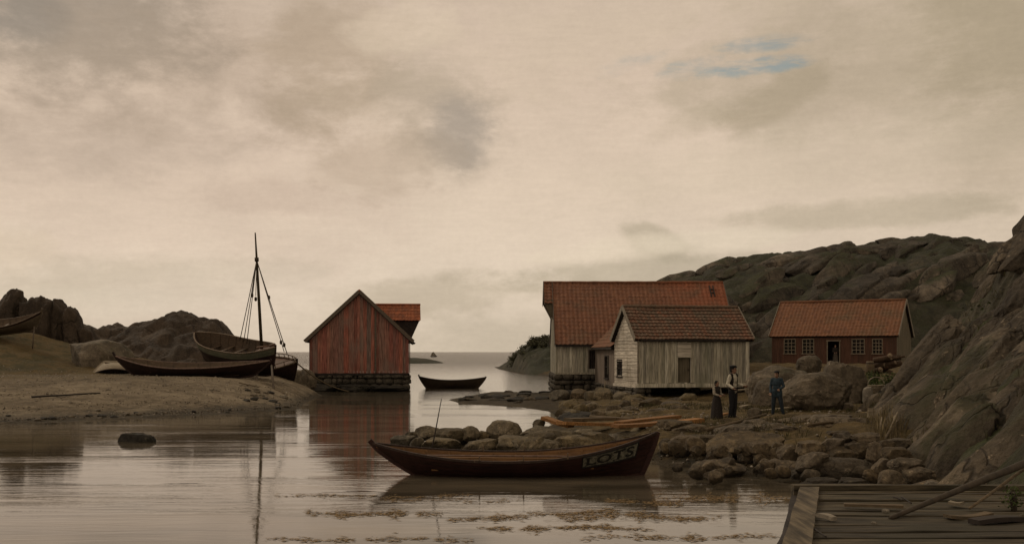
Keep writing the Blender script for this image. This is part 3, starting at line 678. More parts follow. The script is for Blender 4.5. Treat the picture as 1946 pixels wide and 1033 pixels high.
# ------------------------------------------------------------------ red boathouse on the channel
hx, hy = X(777, 85), 85.
hut = empty('boathouse', (hx, hy, 0), (0, 0, R(96.5)), label='red boathouse with weathered boards and a hoist dormer, on a stone footing at the water', cat='boathouse')
HW, HL, HZ, HE, HR = 7.55, 9.5, 1.38, 4.05, 3.52
fr_ = ('front',)
mb = MB(); planks(mb, (0, 0, 0), (0, 1, 0), (-1, 0, 0), HW, HZ, gable_top(HW, HR, HE), wmin=.2, wmax=.42, seed=4, lowjit=.05); mb.build('wall', RED_BOARD, hut)
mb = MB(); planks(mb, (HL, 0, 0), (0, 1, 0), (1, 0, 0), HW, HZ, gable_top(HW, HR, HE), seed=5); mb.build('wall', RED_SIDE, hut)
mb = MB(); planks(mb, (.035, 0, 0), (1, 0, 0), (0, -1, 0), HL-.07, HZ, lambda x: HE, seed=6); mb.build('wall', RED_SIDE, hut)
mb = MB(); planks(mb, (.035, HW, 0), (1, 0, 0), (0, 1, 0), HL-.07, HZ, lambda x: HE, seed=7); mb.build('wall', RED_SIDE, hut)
ridged_roof(hut, HL, HW, HE, HR, TILE_HUT, over=.42, side=.28, seed=3)
mb = MB(); mb.box(-.045, -.004, HW-5.06, HW-4.94, HZ+.02, 6.2); mb.build('cover_strip', BARGE, hut)
mb = MB(); mb.box(-.06, .12, -.05, HW+.05, HZ-.18, HZ-.02); mb.build('sill_beam', DARKWOOD, hut)
mb = MB(); stone_courses(mb, (-.02, -.05, 0), (0, 1, 0), (-1, 0, 0), HW+.1, -.35, HZ-.16, .5, 11, .3); stone_courses(mb, (0, .02, 0), (1, 0, 0), (0, -1, 0), HL, -.35, HZ-.16, .5, 12, .3)
stone_courses(mb, (0, HW-.02, 0), (1, 0, 0), (0, 1, 0), HL, .2, HZ-.16, .55, 13)
mb.box(.2, HL-.1, .2, HW-.2, -.4, HZ-.17)
mb.build('stone_footing', STONE_WALL, hut)
for yy in (.35,):   # boards beside the corner
    mb = MB(); mb.box(-.03, .12, -.10, -.036, HZ, HE-.1); mb.build('corner_board', BARGE, hut)
# hoist dormer on the right-hand slope (local -y side): ridge along local y
dm = empty('hoist_dormer', (3.6, 0, 0)); dm.parent = hut
dr, de, dl = Z(580, 89), Z(607, 88), .98; hw = 1.15; yin = 3.1
S = math.hypot(hw, dr-de)
for k in (-1, 1):
    up = Vector((-k*hw/S, 0, (dr-de)/S)); n = Vector((k*(dr-de)/S, 0, hw/S))
    a = MB(); roof_slope(a, Vector((k*hw, -dl, de))-up*.12+n*.02, (0, 1, 0), yin+dl, up, S+.14, n, .25, .33, .03, .025, seed=21+k, cut=lambda v_: (0, min(yin+dl, dl+(de-HE)*HW/2/HR+.1+v_*(dr-de)/S*HW/2/HR)))
    a.build('dormer_roof', TILE_HUT, dm)
    a = MB(); a.prism([(-dl+.05, de), (-.1, HE-.35), (.0, HE+.0), (1.62, de)], Vector((k*(hw-.12), 0, 0)), (0, 1, 0), (0, 0, 1), (k, 0, 0), -.02, .02)
    a.build('cheek', DARKWOOD, dm)
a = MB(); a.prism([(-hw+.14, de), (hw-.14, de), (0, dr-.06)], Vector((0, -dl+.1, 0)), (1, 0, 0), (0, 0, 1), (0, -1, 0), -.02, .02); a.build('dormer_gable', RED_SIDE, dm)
a = MB(); a.tube([(0, -dl-.02, dr+.05), (0, yin-.2, dr+.05)], .08); a.build('ridge', TILE_HUT, dm)
for i in range(9):
    a = MB(); a.beam((.4+i*1.08, -.5, HE-.42), (.4+i*1.08, .1, HE+.02), .08, .1); a.build('rafter_end', DARKWOOD, hut)

# ------------------------------------------------------------------ big red-roofed barn
BX, BY = X(1056, 75), 75.
barn = empty('barn', (BX, BY, 0), label='large grey barn with a long red tiled roof and a hoist hood over its gable', cat='barn')
BL, BW, BZ, BE, BR = 12.25, 10., 1.5, 3.62, 4.3
lx = lambda px, y=75.: X(px, y)-BX
op = (lx(1120), lx(1131), BZ+.35, 3.08)
mb = MB(); planks(mb, (0, 0, 0), (1, 0, 0), (0, -1, 0), BL, BZ, lambda x: BE, [op], seed=31, lowjit=.08); mb.build('wall', GREY_BOARD, barn)
mb = MB(); planks(mb, (0, .04, 0), (0, 1, 0), (-1, 0, 0), BW-.08, BZ, gable_top(BW, BR, BE), seed=32); mb.build('wall', GREY_BOARD, barn)
mb = MB(); planks(mb, (BL, .04, 0), (0, 1, 0), (1, 0, 0), BW-.08, BZ, gable_top(BW, BR, BE), seed=33); mb.build('wall', GREY_BOARD, barn)
mb = MB(); planks(mb, (0, BW, 0), (1, 0, 0), (0, 1, 0), BL, BZ, lambda x: BE, seed=34); mb.build('wall', GREY_BOARD, barn)
door(barn, *op, (0, 0, 0), (1, 0, 0), (0, -1, 0), DARKWOOD, BARGE, .12)
rf = ridged_roof(barn, BL, BW, BE, BR, TILE_BARN, over=.25, side=.05, seed=6, tw=.30, th=.40, amp=.04, step=.016)
S = math.hypot(BW/2, BR); cy, cz = BW/2/S, BR/S
up = Vector((0, cy, cz)); n = Vector((0, -cz, cy))
a = MB()
for x0, x1, v0, v1 in ((BL-1.05, BL-.98, S-1.7, S-.45), (BL-.80, BL-.73, S-1.7, S-.45), (BL-1.05, BL-.73, S-1.3, S-1.22), (BL-1.05, BL-.73, S-.9, S-.82)):
    a.prism([(x0, v0), (x1, v0), (x1, v1), (x0, v1)], Vector((0, 0, BE)), (1, 0, 0), up, n, .13, .19 if x1-x0 < .1 else .185)
a.build('roof_ladder', DARKWOOD, barn)
# hoist hood carrying the ridge out past the left gable
hd = empty('hoist_hood', (0, 0, 0)); hd.parent = barn; HO = .68; vs_ = 2.35
for sy, y0 in ((1, 0.), (-1, BW)):
    up_ = Vector((0, sy*cy, cz)); n_ = Vector((0, -sy*cz, cy))
    a = MB(); roof_slope(a, Vector((-HO, y0, BE))+up_*(S-vs_)+n_*.065, (1, 0, 0), HO-.03, up_, vs_, n_, .30, .40, .05, .028, seed=65); a.build('hood_roof', TILE_BARN, hd)
    a = MB(); yb = y0+sy*cy*(S-vs_); zb = BE+cz*(S-vs_)
    a.prism([(-HO+.04, zb), (-.035, zb-1.15), (-.035, zb+.3), (-HO+.04, zb+.25)], Vector((0, yb+sy*.12, 0)), (1, 0, 0), (0, 0, 1), (0, -sy, 0), -.03, .03); a.build('bracket', GABLE_BOARD, hd)
    a = MB(); a.prism([(0, -.13), (vs_+.02, -.13), (vs_+.02, .12), (0, .12)], Vector((-HO-.035, y0, BE))+up_*(S-vs_)+n_*.04, up_, n_, (1, 0, 0), 0, .035); a.build('bargeboard', BARGE, hd)
yb = cy*(S-vs_); zb = BE+cz*(S-vs_)
a = MB(); a.prism([(yb+.1, zb+.04), (BW-yb-.1, zb+.04), (BW/2, BE+BR-.06)], Vector((-HO+.08, 0, 0)), (0, 1, 0), (0, 0, 1), (-1, 0, 0), -.02, .02); a.build('hood_gable', GABLE_BOARD, hd)
a = MB(); a.tube([(-HO-.03, BW/2, BE+BR+.09), (.1, BW/2, BE+BR+.09)], .1); a.build('ridge', TILE_BARN, hd)
mb = MB(); stone_courses(mb, (-.1, -.04, 0), (1, 0, 0), (0, -1, 0), 3.4, -.3, BZ-.02, .5, 35, .2); stone_courses(mb, (-.02, 0, 0), (0, 1, 0), (-1, 0, 0), BW, -.3, BZ-.02, .5, 36, .2)
mb.box(.2, BL-.2, .2, BW-.2, -.4, BZ-.03); mb.build('stone_footing', STONE_WALL, barn)
mb = MB(); mb.box(-.06, 2.9, -.10, -.012, BZ-.02, BZ+.10); mb.build('sill_beam', GREY_BOARD, barn)
mb = MB(); mb.beam((-.02, -.34, BE-.22), (BL, -.34, BE-.22), .05, .14); mb.build('gutter_board', DARKWOOD, barn)

# ------------------------------------------------------------------ annex between barn and shed
A = Vector((X(1131, 74.9), 74.9, 0)); B = Vector((X(1168.5, 64.9), 64.9, 0))
ax = (A-B).normalized(); L_ = (A-B).length; inw = Vector((ax.y, -ax.x, 0)); AZ, AE, AR, AW = .96, 3.45, 1.95, 4.4
annex = empty('annex', (B.x, B.y, 0), label='low drab annex with a slit window, between the red-roofed barn and the grey shed', cat='annex')
ang = math.atan2(ax.y, ax.x); annex.rotation_euler = (0, 0, ang)       # local x runs back to the barn, local -y looks at the shed
so_ = (5.2, 6.4, 1.35, 3.0)
def lpx(px):   # where a sight line meets the annex wall
    k = (px-973)/F; return (k*B.y-B.x)/(ax.x-k*ax.y)
so_ = (lpx(1157), lpx(1150), Z(718, 68.5), Z(677, 68.5))
mb = MB(); planks(mb, (0, 0, 0), (1, 0, 0), (0, 1, 0), L_, AZ, lambda x: AE, [so_], seed=41, wmin=.2, wmax=.35); mb.build('wall', BROWN_BOARD, annex)
mb = MB(); planks(mb, (0, -.03, 0), (0, -1, 0), (-1, 0, 0), AW-.06, AZ, gable_top(AW, AR, AE), seed=42); mb.build('wall', BROWN_BOARD, annex)
mb = MB(); planks(mb, (0, -AW, 0), (1, 0, 0), (0, -1, 0), L_, AZ, lambda x: AE, seed=43); mb.build('wall', BROWN_BOARD, annex)
window(annex, *so_, (0, 0, 0), (1, 0, 0), (0, 1, 0), 1, 2, DARKWOOD)
S2 = math.hypot(AW/2, AR); c2, s2 = AW/2/S2, AR/S2; sl = (BE+.25-AE)
for k in (1, -1):
    up_ = Vector((0, -k*c2, s2)); n_ = Vector((0, k*s2, c2)); e0 = Vector((-.25, 0 if k == 1 else -AW, AE))-up_*.3+n_*.05
    a = MB(); roof_slope(a, e0, (1, 0, 0), L_+4, up_, S2+.3, n_, .28, .36, .035, .028, seed=45+k, cut=lambda v_: (0, L_+.18+max(0, v_-.2)*s2*BW/2/BR)); a.build('roof', TILE_HOUSE, annex)
a = MB(); a.tube([(-.25, -AW/2, AE+AR+.1), (L_+2.0, -AW/2, AE+AR+.1)], .09); a.build('ridge', TILE_HOUSE, annex)
a = MB(); a.beam((-.25, .24, AE-.24), (L_+.0, .24, AE-.24), .06, .12); a.build('gutter_board', DARKWOOD, annex)
mb = MB(); stone_courses(mb, (-.05, .03, 0), (1, 0, 0), (0, 1, 0), L_+.1, -.1, AZ, .45, 44, .2); mb.box(.1, L_, -AW+.2, -.15, -.2, AZ-.02); mb.build('stone_footing', STONE_WALL, annex)

# ------------------------------------------------------------------ grey shed
SX, SY, SA = X(1212, 60), 60., 12
shed = empty('shed', (SX, SY, 0), (0, 0, R(SA)), label='weathered grey plank shed with mossy tiled roof, raised on stones over a dark gap', cat='shed')
SL, SW, SZ, SE, SR = 6.5, 4.2, 1.30, 3.74, 1.72
def spx(px): k = (px-973)/F; return (k*SY-SX)/(math.cos(R(SA))-k*math.sin(R(SA)))
d0, d1 = spx(1288), spx(1312)
op = (d0, d1, SZ+.02, 2.68); op2 = (d0-.02, d1+.02, 2.74, 3.5)
mb = MB(); planks(mb, (0, 0, 0), (1, 0, 0), (0, -1, 0), SL, SZ, lambda x: SE, [(d0-.02, d1+.02, SZ+.02, 3.5)], seed=51, lowjit=.05, wmin=.12, wmax=.22); mb.build('wall', GREY_BOARD, shed)
mb = MB(); clapboards(mb, (0, -.01, 0), (1, 0, 0), (0, -1, 0), 2.74, 3.5, lambda z: d0-.02, lambda z: d1+.02, seed=52); mb.build('boarded_panel', OLD_BOARD, shed)
door(shed, d0, d1, SZ+.02, 2.68, (0, 0, 0), (1, 0, 0), (0, -1, 0), GABLE_BOARD, GREY_BOARD, .13)
gt = SR/(SW/2)
w0, w1 = SW*.66, SW*.86
mb = MB(); clapboards(mb, (0, 0, 0), (0, 1, 0), (-1, 0, 0), SZ-.1, SE+SR, lambda z: max(0.02, (z-SE)/gt), lambda z: min(SW-.02, SW-(z-SE)/gt), [(w0, w1, 1.6, 2.5)], seed=53); mb.build('wall', OLD_BOARD, shed)
window(shed, w0, w1, 1.6, 2.5, (0, 0, 0), (0, 1, 0), (-1, 0, 0), 1, 2, DARKWOOD)
mb = MB(); planks(mb, (SL, .03, 0), (0, 1, 0), (1, 0, 0), SW-.06, SZ, gable_top(SW, SR, SE), seed=54); mb.build('wall', GREY_BOARD, shed)
mb = MB(); planks(mb, (0, SW, 0), (1, 0, 0), (0, 1, 0), SL, SZ, lambda x: SE, seed=55); mb.build('wall', GREY_BOARD, shed)
ridged_roof(shed, SL, SW, SE, SR, TILE_SHED, over=.16, side=.2, seed=9, tw=.24, th=.30, amp=.03, step=.06, barge=BARGE_PALE)
mb = MB(); mb.box(-.06, SL+.05, -.16, .06, SZ-.24, SZ-.03); mb.build('sill_beam', GREY_BOARD, shed)
mb = MB(); mb.box(-.1, .1, .08, SW, SZ-.26, SZ-.11); mb.build('sill_beam', OLD_BOARD, shed)
mb = MB(); mb.box(.1, SL-.05, .07, SW-.05, SZ-.2, SZ-.05); mb.build('floor', DARKWOOD, shed)
mb = MB(); mb.box(-.035, .06, -.05, .0-.012, SZ-.02, SE-.05); mb.build('corner_board', BARGE_PALE, shed)
mb = MB(); mb.box(.1, SL*.95, -.22, -.165, SE-.16, SE-.06); mb.build('gutter_board', DARKWOOD, shed)
mb = MB(); stone_courses(mb, (-.05, 0, 0), (0, 1, 0), (-1, 0, 0), SW, .1, SZ-.26, .4, 56, .2); stone_courses(mb, (-.05, .1, 0), (1, 0, 0), (0, -1, 0), .75, .1, SZ-.25, .4, 57, .2)
mb.build('stone_footing', STONE_WALL, shed)
for q_, (px_, py_, l_) in enumerate(((SL-.8, .1, .8), (3.6, 1.2, .5))):
    mb = MB(); stone_courses(mb, (px_, py_, 0), (1, 0, 0), (0, -1, 0), l_, .1, SZ-.2, .4, 58+q_, .2); mb.build('stone_pier', STONE_WALL, shed)

# ------------------------------------------------------------------ house by the hill
OX, OY, OA = 21.15, 89.9, -30
house = empty('house', (OX, OY, 0), (0, 0, R(OA)), label='low red-brown cottage with orange tiled roof and four small-paned windows below the hill', cat='house')
OL, OW, OZ, OE, OR = 9.75, 6., 1.95, 4.36, 2.68
def hpx(px): k = (px-973)/F; return (k*OY-OX)/(math.cos(R(OA))-k*math.sin(R(OA)))
def hz(py, px): x = hpx(px); return Z(py, OY+x*math.sin(R(OA)))
wins = [(hpx(a), hpx(b), hz(671, a), hz(645, a)) for a, b in ((1491, 1511), (1526, 1546), (1620, 1642), (1659, 1676))]
dr_ = (hpx(1573), hpx(1595), OZ+.03, hz(648, 1580))
mb = MB(); planks(mb, (0, 0, 0), (1, 0, 0), (0, -1, 0), OL, OZ, lambda x: OE, wins+[dr_], seed=71, wmin=.12, wmax=.2, jit=.006); mb.build('wall', BRICK_RED, house)
mb = MB(); planks(mb, (OL, .03, 0), (0, 1, 0), (1, 0, 0), OW-.06, OZ, gable_top(OW, OR, OE), seed=72); mb.build('wall', GABLE_BOARD, house)
mb = MB(); planks(mb, (0, .03, 0), (0, 1, 0), (-1, 0, 0), OW-.06, OZ, gable_top(OW, OR, OE), seed=73); mb.build('wall', BRICK_RED, house)
mb = MB(); planks(mb, (0, OW, 0), (1, 0, 0), (0, 1, 0), OL, OZ, lambda x: OE, seed=74); mb.build('wall', BRICK_RED, house)
for q in wins: window(house, *q, (0, 0, 0), (1, 0, 0), (0, -1, 0), 3, 4, TRIM, .05)
ridged_roof(house, OL, OW, OE, OR, TILE_HOUSE, over=.22, side=.18, seed=12, tw=.29, th=.38, amp=.035, step=.014, barge=BARGE_PALE)
mb = MB(); mb.box(.05, OL-.05, .05, OW-.05, OZ-.5, OZ); mb.build('floor', DARKWOOD, house)
mb = MB(); mb.box(.05, OL-.05, 1.6, 1.66, OZ, OE); mb.build('inner_wall', INSIDE, house)
mb = MB(); f = .12
f = .07
for a, b in ((dr_[0]-f, dr_[0]), (dr_[1], dr_[1]+f)): mb.box(a, b, -.05, .05, OZ, dr_[3])
mb.box(dr_[0]-f-.05, dr_[1]+f+.05, -.07, .05, dr_[3], dr_[3]+.09); mb.build('door_frame', TRIM, house)
mb = MB(); mb.box(dr_[0], dr_[1], -.3, .0, OZ-.15, OZ+.01); mb.build('doorstep', STONE_WALL, house)
mb = MB(); mb.box(0, OL, -.06, .02, OZ-.5, OZ-.02); mb.build('plinth', STONE_WALL, house)
mb = MB(); mb.box(0, .1, -.03, -.012, OZ, OE); mb.box(OL-.1, OL, -.03, -.012, OZ, OE); mb.build('corner_board', BRICK_RED, house)
# ================================================================== boats
class Hull:
    """double-ended clinker hull; local x runs from stern to bow, keel at z = 0"""
    def __init__(s, L, B, D, bow, stern, rake=(.22, .22), full=2.2, vee=.55, rocker=.25, nstr=7, ns=44):
        s.L, s.B, s.D, s.bow, s.stern, s.rake, s.full, s.vee, s.rocker, s.nstr, s.ns = L, B, D, bow, stern, rake, full, vee, rocker, nstr, ns
    def p(s, q, t, side, off=0.):
        e = abs(q); half = s.B/2*(1-e**s.full)
        zs = s.D+(s.bow if q > 0 else s.stern)*e**2.1
        zk = s.rocker*e**3.5
        b = t**.8*(1-s.vee)+s.vee*(1-(1-t)**2.6)
        b = b*(1-e*e*.6)+t**1.0*e*e*.6
        k = s.rake[0 if q > 0 else 1]*e**1.6*(1-t)**1.25
        x = s.L/2*q*(1-k)
        y = half*b+off*(1 if half > 1e-6 else 0)
        return Vector((x, side*max(0, y), zk+(zs-zk)*t))
    def shell(s, i0, i1, mb, smooth=True, lap=.022):
        for side in (-1, 1):
            for i in range(i0, i1):
                t0, t1 = i/s.nstr, (i+1)/s.nstr; tone = rng.random(); vs = []
                for j in range(s.ns+1):
                    q = -1+2*j/s.ns
                    vs += [s.p(q, t0, side, 0 if i == 0 else -.002), s.p(q, t0, side, lap), s.p(q, (t0+t1)/2, side, lap*.6), s.p(q, t1, side, .002)]
                fs = []
                for j in range(s.ns):
                    for k in range(3):
                        a = j*4+k; f = (a, a+4, a+5, a+1); fs.append(f if side < 0 else f[::-1])
                mb.add(vs, fs, tone, False)
    def lining(s, mb, th=.03):
        for side in (-1, 1):
            vs = []; m = 8
            for j in range(s.ns+1):
                q = (-1+2*j/s.ns)*.985
                for i in range(m+1):
                    v = s.p(q, max(.04, i/m), side, -th); v.z += th*(1-i/m)*.8; vs.append(v)
            fs = []
            for j in range(s.ns):
                for k in range(m):
                    a = j*(m+1)+k; f = (a, a+1, a+m+2, a+m+1); fs.append(f if side < 0 else f[::-1])
            mb.add(vs, fs, None, True)
    def rail(s, mb, w=.06, h=.05, dz=0., off=.0, t=1.):
        for side in (-1, 1):
            pts = [s.p(-1+2*j/s.ns, t, side, off)+Vector((0, 0, dz)) for j in range(s.ns+1)]
            for a, b in zip(pts, pts[1:]): mb.beam(a, b+(b-a)*.02, w, h, .5)
    def stem(s, mb, end, w=.07, d=.12, head=.18):
        pts = [s.p(end, t, 1) for t in np.linspace(0, 1, 9)]; pts.append(pts[-1]+(pts[-1]-pts[-2]).normalized()*head)
        for a, b in zip(pts, pts[1:]): mb.beam(a, b+(b-a)*.04, w, d, .5, up=(1, 0, 0))
    def floor_y(s, q, z): # half width at a height
        lo, hi = 0., 1.
        for _ in range(20):
            m_ = (lo+hi)/2
            if s.p(q, m_, 1).z < z: lo = m_
            else: hi = m_
        return s.p(q, lo, 1).y
    def thwart(s, mb, q, z, w=.2, th=.035):
        y = s.floor_y(q, z)-.02; x = s.p(q, .9, 1).x; mb.box(x-w/2, x+w/2, -y, y, z-th, z)
def make_boat(root, h, paint, inside, railm, upper=None, upper_n=1, thwarts=(-.5, 0, .5), floor=True, head=(.18, .18), railw=.06, deck=False):
    n = h.nstr
    mb = MB(); h.shell(0, n-upper_n if upper else n, mb); mb.build('hull', paint, root)
    if upper: mb = MB(); h.shell(n-upper_n, n, mb, lap=.018); mb.build('sheer_strake', upper, root)
    mb = MB(); h.lining(mb); mb.build('lining', inside, root)
    mb = MB(); h.rail(mb, railw, .055, .01, .0); mb.build('gunwale', railm, root)
    mb = MB(); h.stem(mb, 1, head=head[0]); mb.build('stem_post', paint, root)
    mb = MB(); h.stem(mb, -1, head=head[1]); mb.build('stern_post', paint, root)
    mb = MB(); pts = [h.p(q, 0, 1)+Vector((0, 0, -.04)) for q in np.linspace(-.98, .98, 20)]
    for a, b in zip(pts, pts[1:]): mb.beam(a, b, .07, .12, .5)
    mb.build('keel', paint, root)
    for q in thwarts: mb = MB(); h.thwart(mb, q, h.D*.68); mb.build('thwart', inside, root)
    if floor:
        mb = MB(); z = h.D*.22; y = h.floor_y(0, z)*.8
        for k in range(5): mb.box(-h.L*.3, h.L*.3, -y+k*2*y/5+.01, -y+(k+1)*2*y/5-.01, z-.02, z+.004*k)
        mb.build('floor_boards', inside, root)
    for q in np.linspace(-.8, .8, 11):
        mb = MB(); pts = [h.p(q, t_, -1, -.035) for t_ in np.linspace(.97, .05, 7)]+[h.p(q, t_, 1, -.035) for t_ in np.linspace(.05, .97, 7)]
        for a, b in zip(pts, pts[1:]): mb.beam(a, b+(b-a)*.05, .04, .04, .3, up=(1, 0, 0))
        mb.build('rib', inside, root)
def lap_mat(name, cols, **k): return mat_board(name, cols, grain=(.5, 6, 9), rough=.62, **k)
TAR = lap_mat('tarred_boards', [(.012,.007,.006),(.020,.010,.008),(.015,.008,.006)], stain=(.026,.012,.009), streak=.4)
TARRED = lap_mat('red_tarred_boards', [(.018,.008,.006),(.026,.010,.008),(.021,.009,.006)], stain=(.034,.014,.010), streak=.45)
INSIDE_W = lap_mat('varnished_boards', [(.11,.055,.020),(.15,.078,.028),(.125,.066,.026)], stain=(.08,.042,.018))
INSIDE_D = lap_mat('dull_inner_boards', [(.055,.036,.022),(.075,.050,.030)], stain=(.04,.03,.02))
RAIL_W = mat_plain('worn_rail', (.10,.070,.045), .35, 8)
RAIL_D = mat_plain('dark_rail', (.030,.018,.013), .35, 8)
RAIL_PINK = mat_plain('pinkish_rail', (.13,.085,.065), .3, 8)
GREEN = lap_mat('green_paint', [(.070,.075,.050),(.088,.090,.060)], stain=(.115,.098,.068))
GREYBOAT = lap_mat('grey_boat_boards', [(.085,.066,.045),(.105,.082,.056)], stain=(.06,.045,.03))
BROWNBOAT = lap_mat('brown_boat_boards', [(.040,.028,.019),(.055,.038,.025)], stain=(.03,.021,.015))
PALEBOAT = lap_mat('pale_boat_boards', [(.21,.175,.125),(.25,.21,.15)], stain=(.14,.11,.08))
DECK = lap_mat('brown_deck', [(.095,.055,.035),(.12,.068,.042)], stain=(.06,.04,.028))
SPAR = mat_plain('brown_green_spar', (.045,.034,.016), .3, 5, stretch=(4, 4, .5))
ROPE = mat_plain('tarred_rope', (.035,.026,.016), .3, 30)
ROPE_L = mat_plain('hemp_rope', (.10,.075,.045), .3, 30)

# --- long dark pilot boat lying at the shore in front of the jetty
h = Hull(6.95, 1.75, .62, .56, .38, rake=(.12, .36), full=2.3, rocker=.10, ns=48, nstr=7)
pilot = empty('rowing_boat', (X(979, 27), 27.0, -.19), (R(3.2), R(-.8), R(-1.5)), label='long dark pilot boat with a lettered bow plate, afloat by the stone jetty', cat='boat')
make_boat(pilot, h, TARRED, INSIDE_W, RAIL_D, thwarts=(-.55, .52), head=(.02, .10))
h2 = h; mb = MB()
# an inner rail that catches the light, and loose boards laid over the thwarts
mb = MB(); h.rail(mb, .03, .03, -.06, -.05); mb.build('inner_rail', INSIDE_W, pilot)
def on_hull(s, t, off): return h.p(s, t, -1, off)
PLATE = mat_plain('faded_green_plate', (.115,.108,.080), .6, 16); LETTER = mat_plain('black_letter', (.010,.009,.008), .3, 12)
WORN, t_ = newmat('worn_letter'); wk = t_.rng(t_.noise(t_.scale(t_.coord(), (1, 1, 1)), 9., 6, .75), .55, .66, 0, .6); t_.out(t_.mix(wk, (.012,.011,.009), (.075,.072,.052)), .7)
s0, s1, t0, t1 = .47, .865, .60, .965
mb = MB(); ns_, nt_ = 20, 6
vs = [on_hull(s0+(s1-s0)*i/ns_, t0+(t1-t0)*j/nt_+0.0*(i/ns_), .030) for j in range(nt_+1) for i in range(ns_+1)]
vs += [on_hull(s0+(s1-s0)*i/ns_, t0+(t1-t0)*j/nt_, .004) for j in (0, nt_) for i in range(ns_+1)]
N_ = (ns_+1)*(nt_+1)
fs = [(j*(ns_+1)+i, j*(ns_+1)+i+1, (j+1)*(ns_+1)+i+1, (j+1)*(ns_+1)+i) for j in range(nt_) for i in range(ns_)]
fs += [(N_+i, N_+i+1, i+1, i) for i in range(ns_)]+[(nt_*(ns_+1)+i, nt_*(ns_+1)+i+1, N_+ns_+1+i+1, N_+ns_+1+i) for i in range(ns_)]
mb.add(vs, fs); pl = mb.build('name_plate', PLATE, pilot)
cu = bpy.data.curves.new('lettering', 'FONT'); cu.body = 'LOTS'; cu.size = 1.; cu.space_character = 1.12; cu.resolution_u = 6; cu.offset = .022
to = bpy.data.objects.new('lettering', cu); C.objects.link(to); bpy.context.view_layer.update()
me = bpy.data.meshes.new_from_object(to.evaluated_get(bpy.context.evaluated_depsgraph_get())); bpy.data.objects.remove(to)
bm_ = bmesh.new(); bm_.from_mesh(me); bmesh.ops.subdivide_edges(bm_, edges=[e for e in bm_.edges if e.calc_length() > .25], cuts=3); bmesh.ops.triangulate(bm_, faces=bm_.faces)
xs_ = [v.co.x for v in bm_.verts]; ys_ = [v.co.y for v in bm_.verts]; x0, x1, y0, y1 = min(xs_), max(xs_), min(ys_), max(ys_)
SER = []
vv = [((v.co.x-x0)/(x1-x0), (v.co.y-y0)/(y1-y0)) for v in bm_.verts]; ff = [[v.index for v in f.verts] for f in bm_.faces]; bm_.free()
mb = MB(); mb.add([on_hull(s0+.03+(s1-s0-.055)*a, t0+.05+(t1-t0-.10)*b, .036) for a, b in vv], ff)
for cx in (.02, .115, .205, .55, .68, .80): pass
def serif(a0, a1, b0, b1): mb.add([on_hull(s0+.03+(s1-s0-.055)*a, t0+.05+(t1-t0-.10)*b, .0365) for a, b in ((a0, b0), (a1, b0), (a1, b1), (a0, b1))], [(0, 1, 2, 3)])
serif(-.035, .095, .93, 1.0); serif(-.035, .05, 0, .06); serif(.175, .20, 0, .26)      # feet of the L
serif(.56, .69, 0, .07); serif(.49, .515, .74, .93); serif(.735, .76, .74, .93)     # feet and arms of the T
mb.build('lettering', WORN, pl)
mb = MB()
for a, b in (((s0, t0), (s1, t0)), ((s0, t1), (s1, t1))):
    for k in range(12):
        q0, q1 = a[0]+(b[0]-a[0])*k/12, a[0]+(b[0]-a[0])*(k+1)/12; mb.beam(on_hull(q0, a[1], .033), on_hull(q1, a[1], .033), .02, .03)
for q in (s0, s1): mb.beam(on_hull(q, t0, .033), on_hull(q, t1, .033), .02, .03)
mb.build('plate_edge', LETTER, pl)
mb = MB()
for k, (q, sgn) in enumerate(((-.25, 1), (.05, 1), (.35, 1), (-.25, -1), (.05, -1), (.35, -1))):
    b_ = MB(); p = h.p(q, 1, sgn); b_.beam(p+Vector((-.08, 0, .03)), p+Vector((.08, 0, .03)), .05, .05); b_.beam(p+Vector((.05, 0, .03)), p+Vector((.06, 0, .15)), .03, .03); b_.build('rowlock', RAIL_W, pilot)
pilot_m = Matrix.LocRotScale(pilot.location, pilot.rotation_euler, None)
def oar(p, q, label, m=None, blade=True, r=.022):
    p, q = Vector(p), Vector(q); d = (q-p).normalized(); mb = MB(); o = empty('oar', p, label=label, cat='oar', group='oars')
    mb.tube([Vector(), (q-p)*.12, (q-p)*.97], [r*.8, r, r*.8]); mb.build('shaft', m or INSIDE_W, o)
    mb = MB(); mb.beam((q-p)*.74, (q-p), .11, .02, taper=1.2); mb.build('blade', m or INSIDE_W, o); return o
a = pilot_m @ Vector((-2.55, .28, .66)); b = pilot_m @ Vector((1.5, .42, .56)); oar(b, a, 'varnished oar lying along the inside of the lettered pilot boat, nearer its far gunwale', RAIL_PINK)
a = pilot_m @ Vector((-2.2, .02, .64)); b = pilot_m @ Vector((1.9, -.05, .56)); oar(b, a, 'varnished oar lying along the middle of the lettered pilot boat', INSIDE_W)
mb = MB(); p0 = pilot_m @ Vector((-2.18, .45, .30)); p1 = at(839, 757, 28.0)
mb.tube([p0, p0.lerp(p1, .5)+Vector((.01, 0, 0)), p1], [.020, .017, .009], 8); o = mb.build('boat_hook', DARKWOOD); tag(o, 'thin dark pole leaning up out of the lettered pilot boat', 'pole')

# --- rowing boat lying in the channel
h = Hull(4.75, 1.5, .62, .36, .34, rake=(.25, .22), full=2.2, rocker=.10)
b2 = empty('rowing_boat', (X(859, 90), 91.0, -.1), (0, 0, R(9)), label='small dark rowing boat afloat in the channel beside the red boathouse', cat='boat')
h.L = (922-796)/F*90*1.02; h.B = 1.7; h.D = .74; h.bow, h.stern = .26, .34
make_boat(b2, h, BROWNBOAT, INSIDE_D, RAIL_D, head=(.06, .16))

